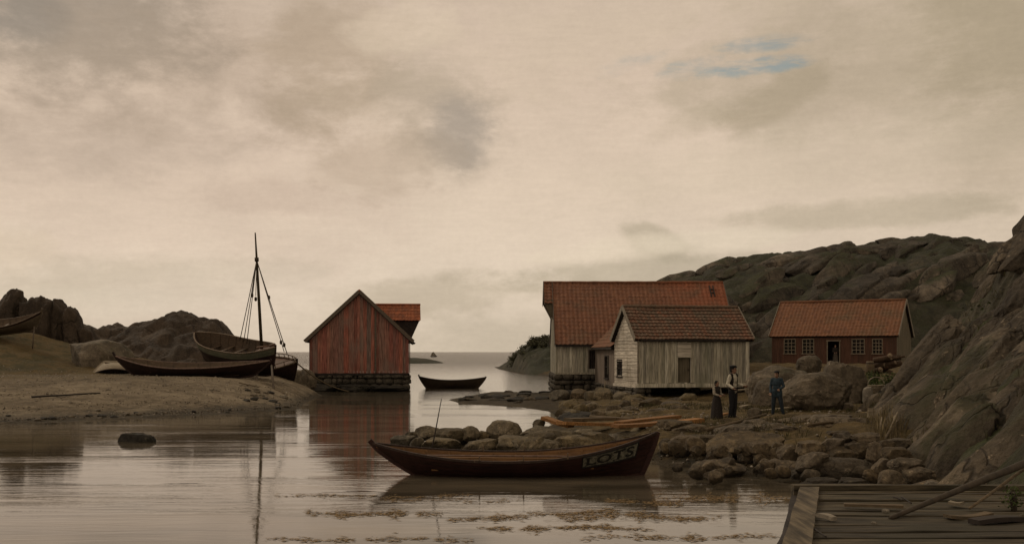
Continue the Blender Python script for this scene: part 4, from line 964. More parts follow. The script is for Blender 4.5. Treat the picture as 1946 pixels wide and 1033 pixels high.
# --- long dark boat on the sand
yb = 68.; h = Hull((508-222)/F*yb*1.05, 2.1, .76, .24, .70, rake=(.2, .24), full=2.4, rocker=.16, ns=50)
b3 = empty('rowing_boat', (X(364, yb), yb+.5, Z(718, yb)), (R(9), R(-1), R(-3)), label='long dark tarred boat with a pinkish rail, hauled up on the sand before the sloop', cat='boat')
make_boat(b3, h, TAR, INSIDE_D, RAIL_PINK, head=(.10, .28))

# --- sloop with green top strake, shored up behind it
ys = 72.6; Ls = 7.3
h = Hull(Ls, 2.7, 1.75, .40, .40, rake=(.16, .20), full=3.4, vee=.75, rocker=.25, ns=50, nstr=8)
sl_loc = Vector((X(452, ys), ys, 1.76))
sloop = empty('sloop', sl_loc, (R(17), R(8), R(-31)), label='beached sloop with green top strakes and a tall mast, shored up on the sand', cat='sloop')
make_boat(sloop, h, TAR, INSIDE_D, RAIL_W, upper=GREEN, upper_n=2, thwarts=(-.62, -.35, -.05), head=(.15, .1), railw=.09)
mb = MB()
for q0, q1, z in ((.60, .97, 1.76),):
    vs = []; k = 12
    for i in range(k+1):
        q = q0+(q1-q0)*i/k; p = h.p(q, .93, 1, -.03); vs += [(p.x, -p.y, p.z), (p.x, 0, p.z+.06), (p.x, p.y, p.z)]
    mb.add(vs, [(i*3+j, i*3+3+j, i*3+4+j, i*3+1+j) for i in range(k) for j in (0, 1)])
mb.build('foredeck', DECK, sloop)
SMI = Matrix.LocRotScale(sl_loc, sloop.rotation_euler, None).inverted()
def S_(px, py, Y): return SMI @ at(px, py, Y)
my = 71.0; mast_top = S_(485, 442, my-2.2); mast_foot = S_(497.5, 668, my)
mb = MB(); ms = mast_foot.lerp(mast_top, .79)
mb.tube([mast_foot, mast_foot.lerp(mast_top, .4), ms, mast_top], [.105, .095, .07, .04], 10); ma = mb.build('mast', SPAR, sloop)
mb = MB(); mb.tube([mast_foot.lerp(mast_top, .765), mast_foot.lerp(mast_top, .795)], [.13, .13], 10); mb.build('mast_band', ROPE, ma)
hoist = mast_foot.lerp(mast_top, .775)
for px, py, Y, rr in ((456, 646, 71.4, .028), (463, 649, 70.4, .026), (469, 652, 69.6, .026), (540, 668, 71.2, .026), (546, 673, 69.9, .028)):
    e = S_(px, py, Y); mb = MB(); mb.tube([hoist, hoist.lerp(e, .5)+(SMI.to_3x3() @ Vector((0, 0, -.04))), e], [rr, rr, rr], 6); s_ = mb.build('shroud', ROPE, sloop)
for px, py, Y in ((479, 561, 70.3), (486, 568, 70.2), (511, 565, 70.4), (534, 650, 71.), (540, 655, 70.3)):
    e = S_(px, py, Y); mb = MB(); d = SMI.to_3x3() @ Vector((0, 0, 1)); mb.tube([e-d*.14, e-d*.08, e+d*.08, e+d*.14], [.03, .085, .085, .03], 8); mb.build('block', ROPE, sloop)
for px in (479, 486): 
    e = S_(px, 562, 70.3); mb = MB(); mb.tube([hoist, e], [.022, .022], 6); mb.build('halyard', ROPE, sloop)
mb = MB(); a, b = S_(488, 660, 70.6), S_(516, 656, 70.4); mb.tube([a, b], [.06, .05]); mb.build('windlass', DECK, sloop)
mb = MB(); mb.beam(S_(513, 657, 70.4), S_(522, 654, 70.3), .18, .14); mb.build('windlass_head', DECK, sloop)
# shores that hold her up
for i, (px0, py0, Y0, px1, py1, Y1, t_) in enumerate(((490, 690, 70.2, 487, 744, 67.6, 'short timber shore propped under the middle of the sloop'), (516, 694, 69.3, 520, 748, 66.4, 'thin timber shore standing under the bow of the sloop'))):
    a = at(px0, py0, Y0); b = at(px1, py1, Y1); b.z = gz(b.x, b.y)-.05; mb = MB(); mb.tube([a, b], [.06, .075], 8)
    tag(mb.build('prop', BARGE), t_, 'prop', 'props under the sloop')
# --- decked boat behind the sloop
yd = 77.5
h = Hull(7.6, 2.9, 1.40, .35, .3, rake=(.17, .2), full=2.6, vee=.7, rocker=.2, ns=44, nstr=8)
b5 = empty('fishing_boat', (X(485, yd), yd, .85), (R(22), R(2), R(-22)), label='dark decked boat with a brown deck and low rail, half hidden behind the sloop', cat='boat')
mb = MB(); h.shell(0, 8, mb); mb.build('hull', TAR, b5)
mb = MB(); vs = []; k = 30
for i in range(k+1):
    q = -.97+1.94*i/k; p = h.p(q, .95, 1, -.02); vs += [(p.x, -p.y, p.z), (p.x, -p.y*.5, p.z+.10), (p.x, 0, p.z+.14), (p.x, p.y*.5, p.z+.1), (p.x, p.y, p.z)]
mb.add(vs, [(i*5+j, i*5+5+j, i*5+6+j, i*5+1+j) for i in range(k) for j in range(4)]); mb.build('deck', DECK, b5)
mb = MB(); h.rail(mb, .09, .07, .0, .0); mb.build('gunwale', RAIL_W, b5)
mb = MB(); h.rail(mb, .05, .05, .28, -.05); rl = mb.build('hand_rail', RAIL_W, b5)
for side in (-1, 1):
    for q in np.linspace(-.3, .96, 10): mb = MB(); p = h.p(q, 1, side, -.05); mb.beam(p, p+Vector((0, 0, .28)), .04, .04, up=(1, 0, 0)); mb.build('stanchion', RAIL_W, rl)
mb = MB(); h.stem(mb, 1, head=.2); mb.build('stem_post', TAR, b5)
mb = MB(); h.stem(mb, -1, head=.2); mb.build('stern_post', TAR, b5)
bowB5 = Matrix.LocRotScale(b5.location, b5.rotation_euler, None) @ h.p(1, .95, 1)
# --- grey boat on the grass at the far left
yg = 80.; h = Hull(6.6, 1.9, .80, .55, .45, rake=(.25, .25), full=2.2, rocker=.2)
b6 = empty('rowing_boat', (X(12, yg), yg, gz(X(12, yg), yg)+.45), (R(22), R(-6), R(-10)), label='grey-brown open boat resting on the grass below the upright rocks, cut by the left edge', cat='boat')
make_boat(b6, h, GREYBOAT, INSIDE_D, RAIL_W, upper=TAR, upper_n=1, head=(.2, .2))
for px, Y, t_ in ((64, 79.2, 'thin prop under the end of the grey boat on the grass'),):
    p = at(px, 633, Y); mb = MB(); mb.tube([p+Vector((.05, 0, .5)), Vector((p.x, p.y-.2, gz(p.x, p.y-.2)-.05))], [.05, .05]); tag(mb.build('prop', BARGE), t_, 'prop')
# --- pale dinghy lying keel up
yp = 70.5; h = Hull(3.2, 1.35, .72, .2, .2, rake=(.3, .3), full=2.3, rocker=.12)
b7 = empty('dinghy', (X(226, yp), yp+.4, Z(713, yp)+.78), (R(180-24), R(6), R(16)), label='small pale dinghy turned keel up on the sand behind the long dark boat', cat='boat')
make_boat(b7, h, PALEBOAT, INSIDE_D, RAIL_D, thwarts=(0,), head=(.02, .02))
# --- mooring rope from the decked boat down to the water's edge
p0 = bowB5+Vector((0, 0, -.05)); p1 = at(663, 741, 80); p1.z = .12; mb = MB(); pts = []
for i in range(17):
    f = i/16; p = p0.lerp(p1, f); p.z -= .55*math.sin(math.pi*f)*.6; pts.append(p)
mb.tube(pts, .045, 6); tag(mb.build('mooring_rope', ROPE_L), 'mooring rope slung from the decked boat to the stones of the red boathouse', 'rope')
# --- far off sailing boat
yv = 640; v0 = at(824, 669, yv); v0.z = -.1
ship = empty('sailing_boat', v0, label='tiny sailing boat on the horizon beyond the channel', cat='sailing boat'); ship.scale = (.62,)*3
hh = Hull(6.5, 1.8, 1.0, .4, .3); mb = MB(); hh.shell(0, 7, mb); mb.build('hull', TAR, ship)
mb = MB(); mb.tube([(0, 0, .3), (0, 0, 5.2)], .1); mb.build('mast', SPAR, ship)
mb = MB(); mb.prism([(-2.6, 1.3), (-.15, 1.1), (-.15, 4.9), (-1.6, 4.1)], (0, 0, 0), (1, 0, 0), (0, 0, 1), (0, 1, 0), -.03, .03); mb.build('mainsail', GABLE_BOARD, ship)
mb = MB(); mb.prism([(.2, 1.2), (2.8, 1.2), (.2, 4.6)], (0, 0, 0), (1, 0, 0), (0, 0, 1), (0, 1, 0), -.03, .03); mb.build('foresail', GABLE_BOARD, ship)

# ================================================================== stones
G1 = 'stones of the jetty'
for a in (
 (787,840,809,832,.25,'grey-brown stone with a squared top at the tip of the jetty'),
 (825,884,814,840,.2,'long sloping slab behind the tip stone of the jetty'),
 (879,912,809,834,.3,'small round dark stone standing up alone on the jetty'),
 (925,994,799,834,.3,'largest flat-topped stone on the crest of the jetty, above the middle of the dark boat'),
 (905,932,818,836,.25,'low dark stone wedged beside the flat-topped crest stone'),
 (986,1071,809,834,.35,'broad wedge-shaped stone between the flat-topped crest stone and the orange planks'),
 (1012,1036,796,812,.6,'small dark stone at the outer ends of the orange planks'),
 (742,806,827,846,.0,'low half-sunk stone at the water, nearest the raised stern of the pilot boat'),
 (801,876,832,856,.05,'smooth long stone just behind the leaning pole'),
 (880,952,834,862,.05,'rounded olive stone behind the middle of the pilot boat'),
 (942,1042,829,864,.05,'big double-humped olive stone behind the middle of the pilot boat'),
 (1033,1058,825,850,.15,'narrow upright stone between two big stones of the jetty'),
 (1054,1156,827,862,.05,'wide rounded stone behind the lettered plate of the pilot boat'),
 (1148,1204,824,852,.1,'brown stone just above the lettered plate of the pilot boat'),
 (1191,1287,806,834,.3,'broad mossy stone right above the bow of the pilot boat'),
 (1255,1302,812,840,.25,'blunt brown stone beside the bow tip of the pilot boat'),
 (1080,1132,814,832,.4,'flat stone under the orange planks'),
 (855,905,828,842,.15,'small stone filling the gap below the round dark stone'),
 (770,800,820,834,.1,'smallest stone at the outermost tip of the jetty')):
    boulder(*a[:6], ROCK_J, G1, sub=4)
boulder(1058,1138,781,803,.25,'dark flat slab at the water behind the orange planks', ROCK_DARK, sub=4, boxy=.6)
boulder(1140,1202,779,797,.4,'squared ochre block behind the orange planks', ROCK_OCHRE, sub=4, boxy=.65)
G2 = 'stones along the bank'
for k, a in enumerate((
 (1252,1340,826,872,.05,'upright brown stone face just beyond the bow of the pilot boat'),
 (1322,1492,822,876,.1,'largest long smooth boulder of the bank, sloping to a point at its far end'),
 (1310,1416,874,910,-.05,'long low slab at the waterline, below the largest boulder of the bank'),
 (1452,1494,850,878,.2,'stone tucked under the pointed end of the largest bank boulder'),
 (1432,1460,862,886,.1,'small square stone below the pointed end of the largest bank boulder'),
 (1512,1570,837,864,.55,'rounded stone topping the bank, above the brown round one'),
 (1474,1524,844,880,.3,'slanting stone leaning against the rounded one that tops the bank'),
 (1511,1573,858,892,.3,'brown nearly round boulder in the middle of the bank'),
 (1568,1628,848,878,.4,'olive rounded stone in the middle row of the bank'),
 (1552,1606,832,856,.65,'grey stone in the upper row of the bank'),
 (1580,1620,822,838,.8,'small low stone at the edge of the path'),
 (1607,1656,840,868,.5,'dark tilted stone with a ledge, in the middle row of the bank'),
 (1616,1670,822,840,.8,'flat dark stone half in the grass at the edge of the path'),
 (1646,1680,838,872,.5,'upright grey stone beside the dark tilted one'),
 (1666,1702,836,858,.65,'grey stone below the bleached straw'),
 (1551,1656,872,914,.05,'widest dark brown boulder of the lower bank'),
 (1432,1530,874,908,.0,'mossy flat stone low on the bank, left of the widest dark one'),
 (1500,1560,892,918,-.05,'dark wet stone at the waterline below the round brown boulder'),
 (1636,1672,891,916,.15,'small pale pointed stone in front of the widest dark boulder'),
 (1672,1738,849,886,.4,'large smooth grey-brown stone under the end of the cliff'),
 (1667,1726,893,933,.1,'rounded brown boulder just behind the edge of the timber quay'),
 (1714,1776,887,920,.2,'pale olive stone sloping towards the timber quay'),
 (1732,1792,912,934,.2,'grey low stone at the foot of the cliff, behind the quay'),
 (1654,1696,871,902,.3,'brown stone in the gap above the rounded boulder by the quay'),
 (1657,1728,833,852,.7,'long slab lying below the bleached straw'),
 (1690,1760,870,895,.45,'flat stone slab beside the foot of the cliff'),
 (1590,1650,908,930,.0,'wet flat stone just beyond the corner of the quay'),
 (1520,1600,908,930,-.05,'low dark wet slab beyond the far beam of the quay'))):
    boulder(*a[:6], ROCK_B, G2, sub=4)
boulder(1754,1792,913,932,.25,'small pale round stone at the quay edge below the cliff', ROCK_PALE, G2)
r = random.Random(31)
for k in range(70):      # the small stones wedged between them
    a = r.uniform(1262, 1770); b = r.uniform(846, 918)-(a-1262)*.012; s_ = r.uniform(16, 40)
    if b > 880 and a > 1500: zz = .1
    elif b < 862: zz = .45
    else: zz = .2
    boulder(a-s_/2, a+s_/2, b-s_*.55, b, zz, 'small brown stone wedged between the boulders of the bank', ROCK_B, 'small stones wedged in the bank', sub=3, sink=.6)
r = random.Random(33)
for k in range(26):
    a = 995+k*13.2+r.uniform(-6, 6); s_ = r.uniform(40, 78); b = 856-(a-995)*.02+r.uniform(-8, 8)
    boulder(a-s_/2, a+s_/2, b-s_*r.uniform(.42, .55), b, .1, 'brown stone heaped in the thick part of the jetty, behind the pilot boat', ROCK_J, 'heaped stones of the jetty', sub=4, sink=.5)
r = random.Random(32)
for k in range(22):
    a = r.uniform(790, 1240); s_ = r.uniform(14, 30); b = 846+r.uniform(-14, 10)
    boulder(a-s_/2, a+s_/2, b-s_*.6, b, .08, 'small stone filling a gap of the jetty', ROCK_J, 'small stones filling the jetty', sub=3, sink=.6)
# rubble in front of the shed and the barn
G3 = 'rubble in front of the shed'
rb = [(1150,1180,770,786),(1172,1200,760,778),(1192,1226,756,772),(1215,1262,757,780),(1250,1300,762,782),(1186,1216,772,790),(1230,1275,775,792),(1280,1320,768,788),(1120,1150,778,792),(1205,1236,783,797),(1300,1330,780,796),(1262,1290,786,800)]
names = ['round', 'low', 'flat', 'long pale-topped', 'broad', 'dark', 'wide', 'squarish', 'small', 'thin', 'mossy', 'half-buried']
wh = ['at the outer end of the rubble', 'behind the ochre block', 'below the corner of the grey shed', 'below the dark gap under the shed', 'in front of the dark gap under the shed', 'above the ochre block', 'in the middle of the rubble', 'near the girl in the long dress', 'at the water end of the rubble', 'just behind the orange planks', 'closest to the girl in the long dress', 'behind the butt ends of the orange planks']
for (a, b, c, d), n_, w_ in zip(rb, names, wh):
    boulder(a, b, c, d, .5, f'{n_} dark stone {w_}', ROCK_B, G3, sub=3)
r = random.Random(77)
for k in range(62):
    px = r.uniform(1062, 1345); py = r.uniform(752, 800); s_ = r.uniform(14, 40); zz = .3 if px < 1130 else .45
    if 1340 < px+s_/2 or (px+s_/2 > 1232 and py < 766): continue
    boulder(px-s_/2, px+s_/2, py-s_*r.uniform(.4, .6), py, zz, 'rough brown stone of the rubble spread between the shed and the jetty', (ROCK_B, ROCK_J, ROCK_OCHRE)[k % 3 if k % 9 else 2] if k % 4 else ROCK_B, 'rubble spread below the shed', sub=3, sink=.5)
r = random.Random(78)
for k in range(24):
    px = r.uniform(1285, 1640); py = r.uniform(806, 836)-(px-1285)*.012; s_ = r.uniform(40, 95); Y = dist(py, .75); xx = X(px, Y); zz = gz(xx, Y)
    boulder(px-s_/2, px+s_/2, py-s_*r.uniform(.13, .2), py, zz, 'flat brown slab half buried in the rough ground above the bank', ROCK_B, 'half buried slabs above the bank', sub=4, sink=1., d=Y)
rb2 = [(1062,1092,738,756),(1088,1124,742,760),(1118,1146,746,762),(1066,1100,752,768),(1100,1140,756,770),(1150,1184,750,764),(1180,1212,752,766),(1205,1240,748,764)]
wh2 = ['below the left end of the barn wall', 'under the middle of the visible barn wall', 'below the barn doorway', 'at the wet edge below the barn', 'on the wet mud below the barn doorway', 'below the annex wall', 'where annex and shed meet', 'under the front corner of the shed']
for (a, b, c, d), w_ in zip(rb2, wh2):
    boulder(a, b, c, d, .0, 'dark wet stone '+w_, ROCK_DARK if a < 1150 else ROCK_B, 'stones at the foot of the barn', sub=3, d=70 if a < 1150 else 61)
r = random.Random(55)
for k in range(34):
    x, y = r.uniform(-3.2, 2.4), r.uniform(62, 80); s_ = r.uniform(.35, 1.1); px = 973+F*x/y; f = F/y
    zz = gz(x, y)
    if zz < .03: continue
    boulder(px-s_*f/2, px+s_*f/2, 668+(EYE-.05)*f-s_*f*.28, 668+(EYE-.05)*f, .05, 'small dark stone scattered on the low spit before the barn', ROCK_DARK if k % 3 else ROCK_B, 'stones scattered on the spit', sub=3, sink=.4)
r = random.Random(56)
for k in range(40):
    y = r.uniform(47, 64); x = interp([(46, -21), (49.6, -17), (52.5, -14.5), (55, -12.4), (58.5, -11.6), (64, -12.4)], y)-r.uniform(.1, 1.6)-(3*r.random() if k % 3 == 0 else 0); s_ = r.uniform(.18, .5); px = 973+F*x/y; f = F/y; zz = max(0, gz(x, y))
    boulder(px-s_*f/2, px+s_*f/2, 668+(EYE-zz)*f-s_*f*.35, 668+(EYE-zz)*f, zz, 'small stone lying along the edge of the sand', ROCK_DARK if k % 2 else ROCK_BIG, 'stones along the edge of the sand', sub=2, sink=.5)
# whalebacks in the middle ground
G4 = 'smooth rocks below the cottage'
boulder(1478,1624,706,776,.85,'biggest smooth rock behind the boy in blue', ROCK_BIG, G4, sub=5, rot=.1, dep=.7, boxy=.12, cuts=4)
boulder(1416,1545,694,766,.85,'broad dome of rock stretching from the shed to behind the boy', ROCK_BIG, G4, sub=5, d=46, rot=0, dep=.7, boxy=.12, cuts=4)
boulder(1562,1645,690,770,.9,'steep rounded rock below the cottage door', ROCK_BIG, G4, sub=5, d=45.5, rot=-.1, boxy=.12, cuts=4)
boulder(1512,1562,671,702,1.9,'rounded rock just in front of the cottage wall, left of its door', ROCK_BIG, G4, sub=4, d=62, boxy=.12, cuts=4)
boulder(1430,1500,716,772,.8,'low rock shoulder right behind the man in the white shirt', ROCK_BIG, G4, sub=4, d=44, boxy=.12, cuts=4)
for i, (a, b, c, d, t_) in enumerate(((1604,1622,764,776,'small stone at the foot of the smooth rocks, near the pale board'), (1640,1660,734,770,'upright greyish stone among the green plants below the wood heap'), (1420,1448,774,792,'earthy stone lying between the man and the boy'))):
    boulder(a, b, c, d, .85, t_, ROCK_PALE if i == 1 else ROCK_BIG, sub=3)
# left shore
o = boulder(125,247,650,716,1.5,'big flat-topped grey boulder on the bank beside the pale dinghy', ROCK_BIG, sub=5, boxy=.85, cuts=3, rough=.09, d=75, rot=-.45)
boulder(190,216,676,700,1.6,'small reddish stone lodged against the flat-topped boulder', mat_rock('reddish_stone', (.06,.03,.02), (.10,.05,.03), (.14,.075,.045), 2.), d=71.5)
boulder(102,132,768,783,.0,'small black stone on the wet edge of the sand', ROCK_DARK, sub=3)
boulder(222,300,822,846,-.12,'dark flat stone in the calm water, standing in for a reflection', ROCK_DARK, sub=4, sink=1.5, dep=.5)  # added dark stone takes the place of a reflection on the water
for a, t_ in (((456,490,722,734),'flat pale stone on the sand under the sloop'),):
    boulder(*a, 1.0, t_, ROCK_BIG, sub=3, d=67)
for k, (a, b, c, d, t_) in enumerate(((566,600,706,742,'brown stone at the corner of the red boathouse'),(548,580,716,748,'ochre stone on the slope beside the boathouse'),(585,640,732,748,'low stone at the water in front of the boathouse'),(640,700,735,749,'flat wet stone below the boathouse footing'),(700,772,737,749,'long wet ledge under the boathouse corner'))):
    boulder(a, b, c, d, .0 if k > 1 else .4, t_, ROCK_DARK if k > 1 else ROCK_BIG, 'stones by the boathouse', sub=4, d=83.2 if k > 1 else 80)
# loose pebbles and shells on the sand and on the path
r = random.Random(5); mb = MB(); bmt = bmesh.new(); bmesh.ops.create_icosphere(bmt, subdivisions=1, radius=1); ic = [v.co.copy() for v in bmt.verts]; fc = [[v.index for v in f.verts] for f in bmt.faces]; bmt.free()
for i in range(4200):
    if i >= 1200: x, y = r.uniform(-34, -11.5), r.uniform(45, 72)
    else: x, y = r.uniform(4, 14), r.uniform(27, 56)
    z = gz(x, y)
    if z < .05: continue
    s_ = (r.uniform(.025, .06) if x < -5 else r.uniform(.02, .07))*(1.6 if r.random() < .1 else 1); a = r.uniform(0, 6)
    mb.add([(x+(p.x*math.cos(a)-p.y*math.sin(a)*.7)*s_, y+(p.x*math.sin(a)+p.y*math.cos(a)*.7)*s_, z+p.z*s_*.6+s_*.2) for p in ic], fc, r.random(), True)
tag(mb.build('pebbles', mat_board('pebble_stone', [(.12,.10,.075),(.17,.145,.11),(.14,.115,.088),(.30,.26,.21)])), kind='stuff')

# ================================================================== timber
ORANGE = mat_board('fresh_orange_wood', [(.19,.095,.034),(.25,.125,.044),(.165,.082,.032)], grain=(.6, 8, 8), stain=(.13,.07,.03))
OLDWOOD = mat_board('old_timber', [(.085,.062,.036),(.11,.080,.048)], grain=(.6, 8, 8), stain=(.055,.042,.026))
PALEWOOD = mat_board('bleached_wood', [(.20,.165,.115),(.25,.21,.15)], grain=(.6, 8, 8), stain=(.14,.11,.07))
def plank(p, q, w, th, m, label, name='plank', group=None, cat='plank'):
    p, q = Vector(p), Vector(q); mb = MB(); d = q-p; k = 6; pr = None
    sg = rng.uniform(-.03, .03)
    pts = [p+d*i/k+Vector((0, 0, sg*math.sin(math.pi*i/k))) for i in range(k+1)]
    dd = d.normalized(); a = dd.cross(Vector((0, 0, 1))).normalized(); b = a.cross(dd); vs = []
    for i, c in enumerate(pts):
        ww = w*(1+.06*math.sin(i*2.1)); vs += [c-a*ww/2-b*th/2, c+a*ww/2-b*th/2, c+a*ww/2+b*th/2, c-a*ww/2+b*th/2]
    fs = [(0, 1, 2, 3), (k*4+3, k*4+2, k*4+1, k*4)]+[(i*4+j, i*4+4+j, i*4+4+(j+1) % 4, i*4+(j+1) % 4) for i in range(k) for j in range(4)]
    mb.add(vs, fs); o = mb.build(name, m); return tag(o, label, cat, group)
def pole(p, q, r0, r1, m, label, name='pole', group=None, cat='pole'):
    p, q = Vector(p), Vector(q); k = 8; n_ = Vector((rng.uniform(-9, 9), 0, 0)); pts = [p.lerp(q, i/k)+Vector((0, 0, .03*noise.noise(n_+Vector((i*.4, 0, 0)))))*(q-p).length*.2 for i in range(k+1)]
    mb = MB(); mb.tube(pts, [r0+(r1-r0)*i/k for i in range(k+1)], 9); return tag(mb.build(name, m), label, cat, group)
GP = 'orange planks on the jetty'
for (a, b, c, d, Ya, Yb, w_, t_) in (
 (1034, 1085, 796, 812, 35.0, 34.4, .3, 'short thick orange plank tilted at the outer end of the pile'),
 (1066, 1192, 806, 808, 34.2, 36.2, .36, 'long orange plank at the near edge of the pile on the jetty'),
 (1080, 1200, 800, 798, 35.2, 37.0, .34, 'dull tan plank lying in the middle of the pile'),
 (1120, 1216, 795, 803, 36.6, 36.4, .3, 'tan board at the back of the pile, crossing the others'),
 (1176, 1286, 806, 794, 35.0, 36.8, .34, 'brightest orange plank, reaching towards the girl in the long dress'),
 (1168, 1262, 812, 805, 33.8, 34.8, .34, 'broad orange-brown plank sloping over the mossy stone'),
 (1286, 1330, 810, 804, 34.4, 34.9, .36, 'short sawn orange block at the landward end of the pile')):
    plank(at(a, c-3, Ya), at(b, d-3, Yb), w_*1.25, .10 if 'block' not in t_ else .24, ORANGE if 'tan' not in t_ else OLDWOOD, t_, group=GP)
def lay(px, py, lift=.06):
    """a point on the ground along a sight line"""
    lo, hi = 8., 120.; Y = lo
    while Y < hi:
        p = at(px, py, Y)
        if p.z <= gz(p.x, Y): break
        Y += .1
    p = at(px, py, Y); p.z += lift; return p
pole(lay(1345, 824, .12), lay(1456, 796, .16), .06, .045, OLDWOOD, 'long round pole lying on the bank in front of the man and the boy')
pole(lay(1536, 815, .12), lay(1628, 802, .12), .05, .04, OLDWOOD, 'shorter round pole lying on the grass between the boy and the cliff')
plank(lay(1432, 786, .1), lay(1500, 779, .1), .2, .05, PALEWOOD, 'pale board lying under the feet of the boy in blue')
plank(lay(1490, 778, .1), lay(1540, 771, .1), .22, .06, PALEWOOD, 'pale split board at the foot of the biggest smooth rock')
plank(lay(1602, 777, .08), lay(1626, 775, .08), .16, .05, PALEWOOD, 'short pale board lying alone near the green plants')
plank(lay(1372, 792, .08), lay(1392, 789, .08), .14, .05, ORANGE, 'small orange offcut at the feet of the man')
plank(lay(1408, 778, .1), lay(1424, 775, .1), .2, .08, PALEWOOD, 'white chip of wood between the man and the boy')
plank(at(1401, 741, 36.8), at(1422, 739, 37.2), .07, .04, PALEWOOD, 'pale stick held out behind the man in the white shirt', name='stick', cat='stick')
p = lay(1655, 797, -.1); mb = MB(); mb.beam(p, p+Vector((.01, .02, .48)), .2, .1); tag(mb.build('post', PALEWOOD), 'short squared pale post beside the bleached straw', 'post')
p = at(1148, 749, 63.2); mb = MB(); mb.tube([p+Vector((-.05, 0, -.2)), p+Vector((.08, 0, .75))], [.035, .025]); tag(mb.build('stake', PALEWOOD), 'thin pale stake standing before the annex wall', 'stake')
for k, (a, b, c, d, t_) in enumerate(((1676, 838, 1706, 782, 'tallest bleached stake leaning against the cliff foot'), (1690, 836, 1700, 788, 'bleached stake standing nearly upright at the cliff foot'), (1664, 832, 1676, 792, 'short bleached stake next to the pale post'))):
    p, q = lay(a, b, -.1), None; q = at(c, d, p.y+.1); mb = MB(); mb.tube([p, p.lerp(q, .5)+Vector((.03, 0, 0)), q], [.04, .035, .02], 7); tag(mb.build('stake', PALEWOOD), t_, 'stake', 'bleached stakes')
# wood heap beside the cottage
hp = Vector((X(1682, 70), 70, 1.55)); r = random.Random(3)
LOG = mat_board('bark_log', [(.050,.030,.018),(.070,.042,.024),(.04,.026,.016)], stain=(.03,.022,.014)); LOGEND = mat_plain('sawn_end', (.17,.125,.08), .25, 9)
desc = ['lowest log at the near side of the wood heap', 'log lying across the foot of the wood heap', 'thick log on the left of the wood heap', 'log sticking out of the wood heap towards the cliff', 'short log on the second tier of the heap', 'log with a pale round end at the middle of the heap', 'thin log tilted over the heap', 'log near the top of the heap', 'topmost log of the wood heap', 'log at the back of the heap by the cottage wall', 'branch slanting up from the heap', 'crooked branch on top of the heap']
for k in range(12):
    lv = 0 if k < 4 else 1 if k < 7 else 2; rr = r.uniform(.13, .22) if k < 10 else .07
    a = r.uniform(-.5, .5)+(0 if k % 2 else 1.3); L2 = r.uniform(.7, 1.2)
    c = hp+Vector((r.uniform(-1., 1.)*(1-.35*lv), r.uniform(-.4, .4), .15+.42*lv)); d_ = Vector((math.cos(a), -abs(math.sin(a)), r.uniform(-.1, .3)))*L2/1.4
    o = empty('log', c, label='dark '+desc[k], cat='log', group='logs of the wood heap')
    mb = MB(); mb.tube([-d_, Vector((0, 0, .02)), d_], [rr, rr*1.05, rr*.9], 10); mb.build('bark', LOG, o)
    mb = MB(); dn = d_.normalized(); mb.tube([d_*1.0, d_+dn*.012], [rr*.86, rr*.86], 10); mb.build('sawn_end', LOGEND, o)
o = empty('barrel', hp+Vector((-1.15, -.6, -.15)), label='small pale upright cask beside the wood heap', cat='cask')
mb = MB(); mb.tube([(0, 0, 0), (0, 0, .3), (0, 0, .7), (0, 0, 1.0)], [.22, .27, .27, .22], 14); mb.build('staves', OLDWOOD, o)
for z in (.12, .85): mb = MB(); mb.tube([(0, 0, z), (0, 0, z+.06)], [.25, .255], 14); mb.build('hoop', DARKWOOD, o)
mb = MB(); mb.tube([(0, 0, 1.0), (0, 0, 1.015)], [.2, .2], 14); mb.build('lid', LOGEND, o)
# basket among the plants
p = at(1665, 747, 48); p.z -= .05
o = empty('basket', p, label='pale round wicker basket among the green plants by the cliff', cat='basket')
mb = MB(); mb.tube([(0, 0, 0), (0, 0, .2), (0, 0, .42)], [.24, .33, .36], 18, cap=False)
for k in range(7): mb.tube([(math.cos(t_)*(.25+.11*min(1, k/4)), math.sin(t_)*(.25+.11*min(1, k/4)), .03+k*.062) for t_ in np.linspace(0, 2*math.pi, 19)], .018, 5)
mb.build('weave', PALEWOOD, o)
mb = MB(); mb.tube([(math.cos(t_)*.36, 0, .42+.34*math.sin(t_)) for t_ in np.linspace(0, math.pi, 12)], .022, 6); mb.build('handle', PALEWOOD, o)
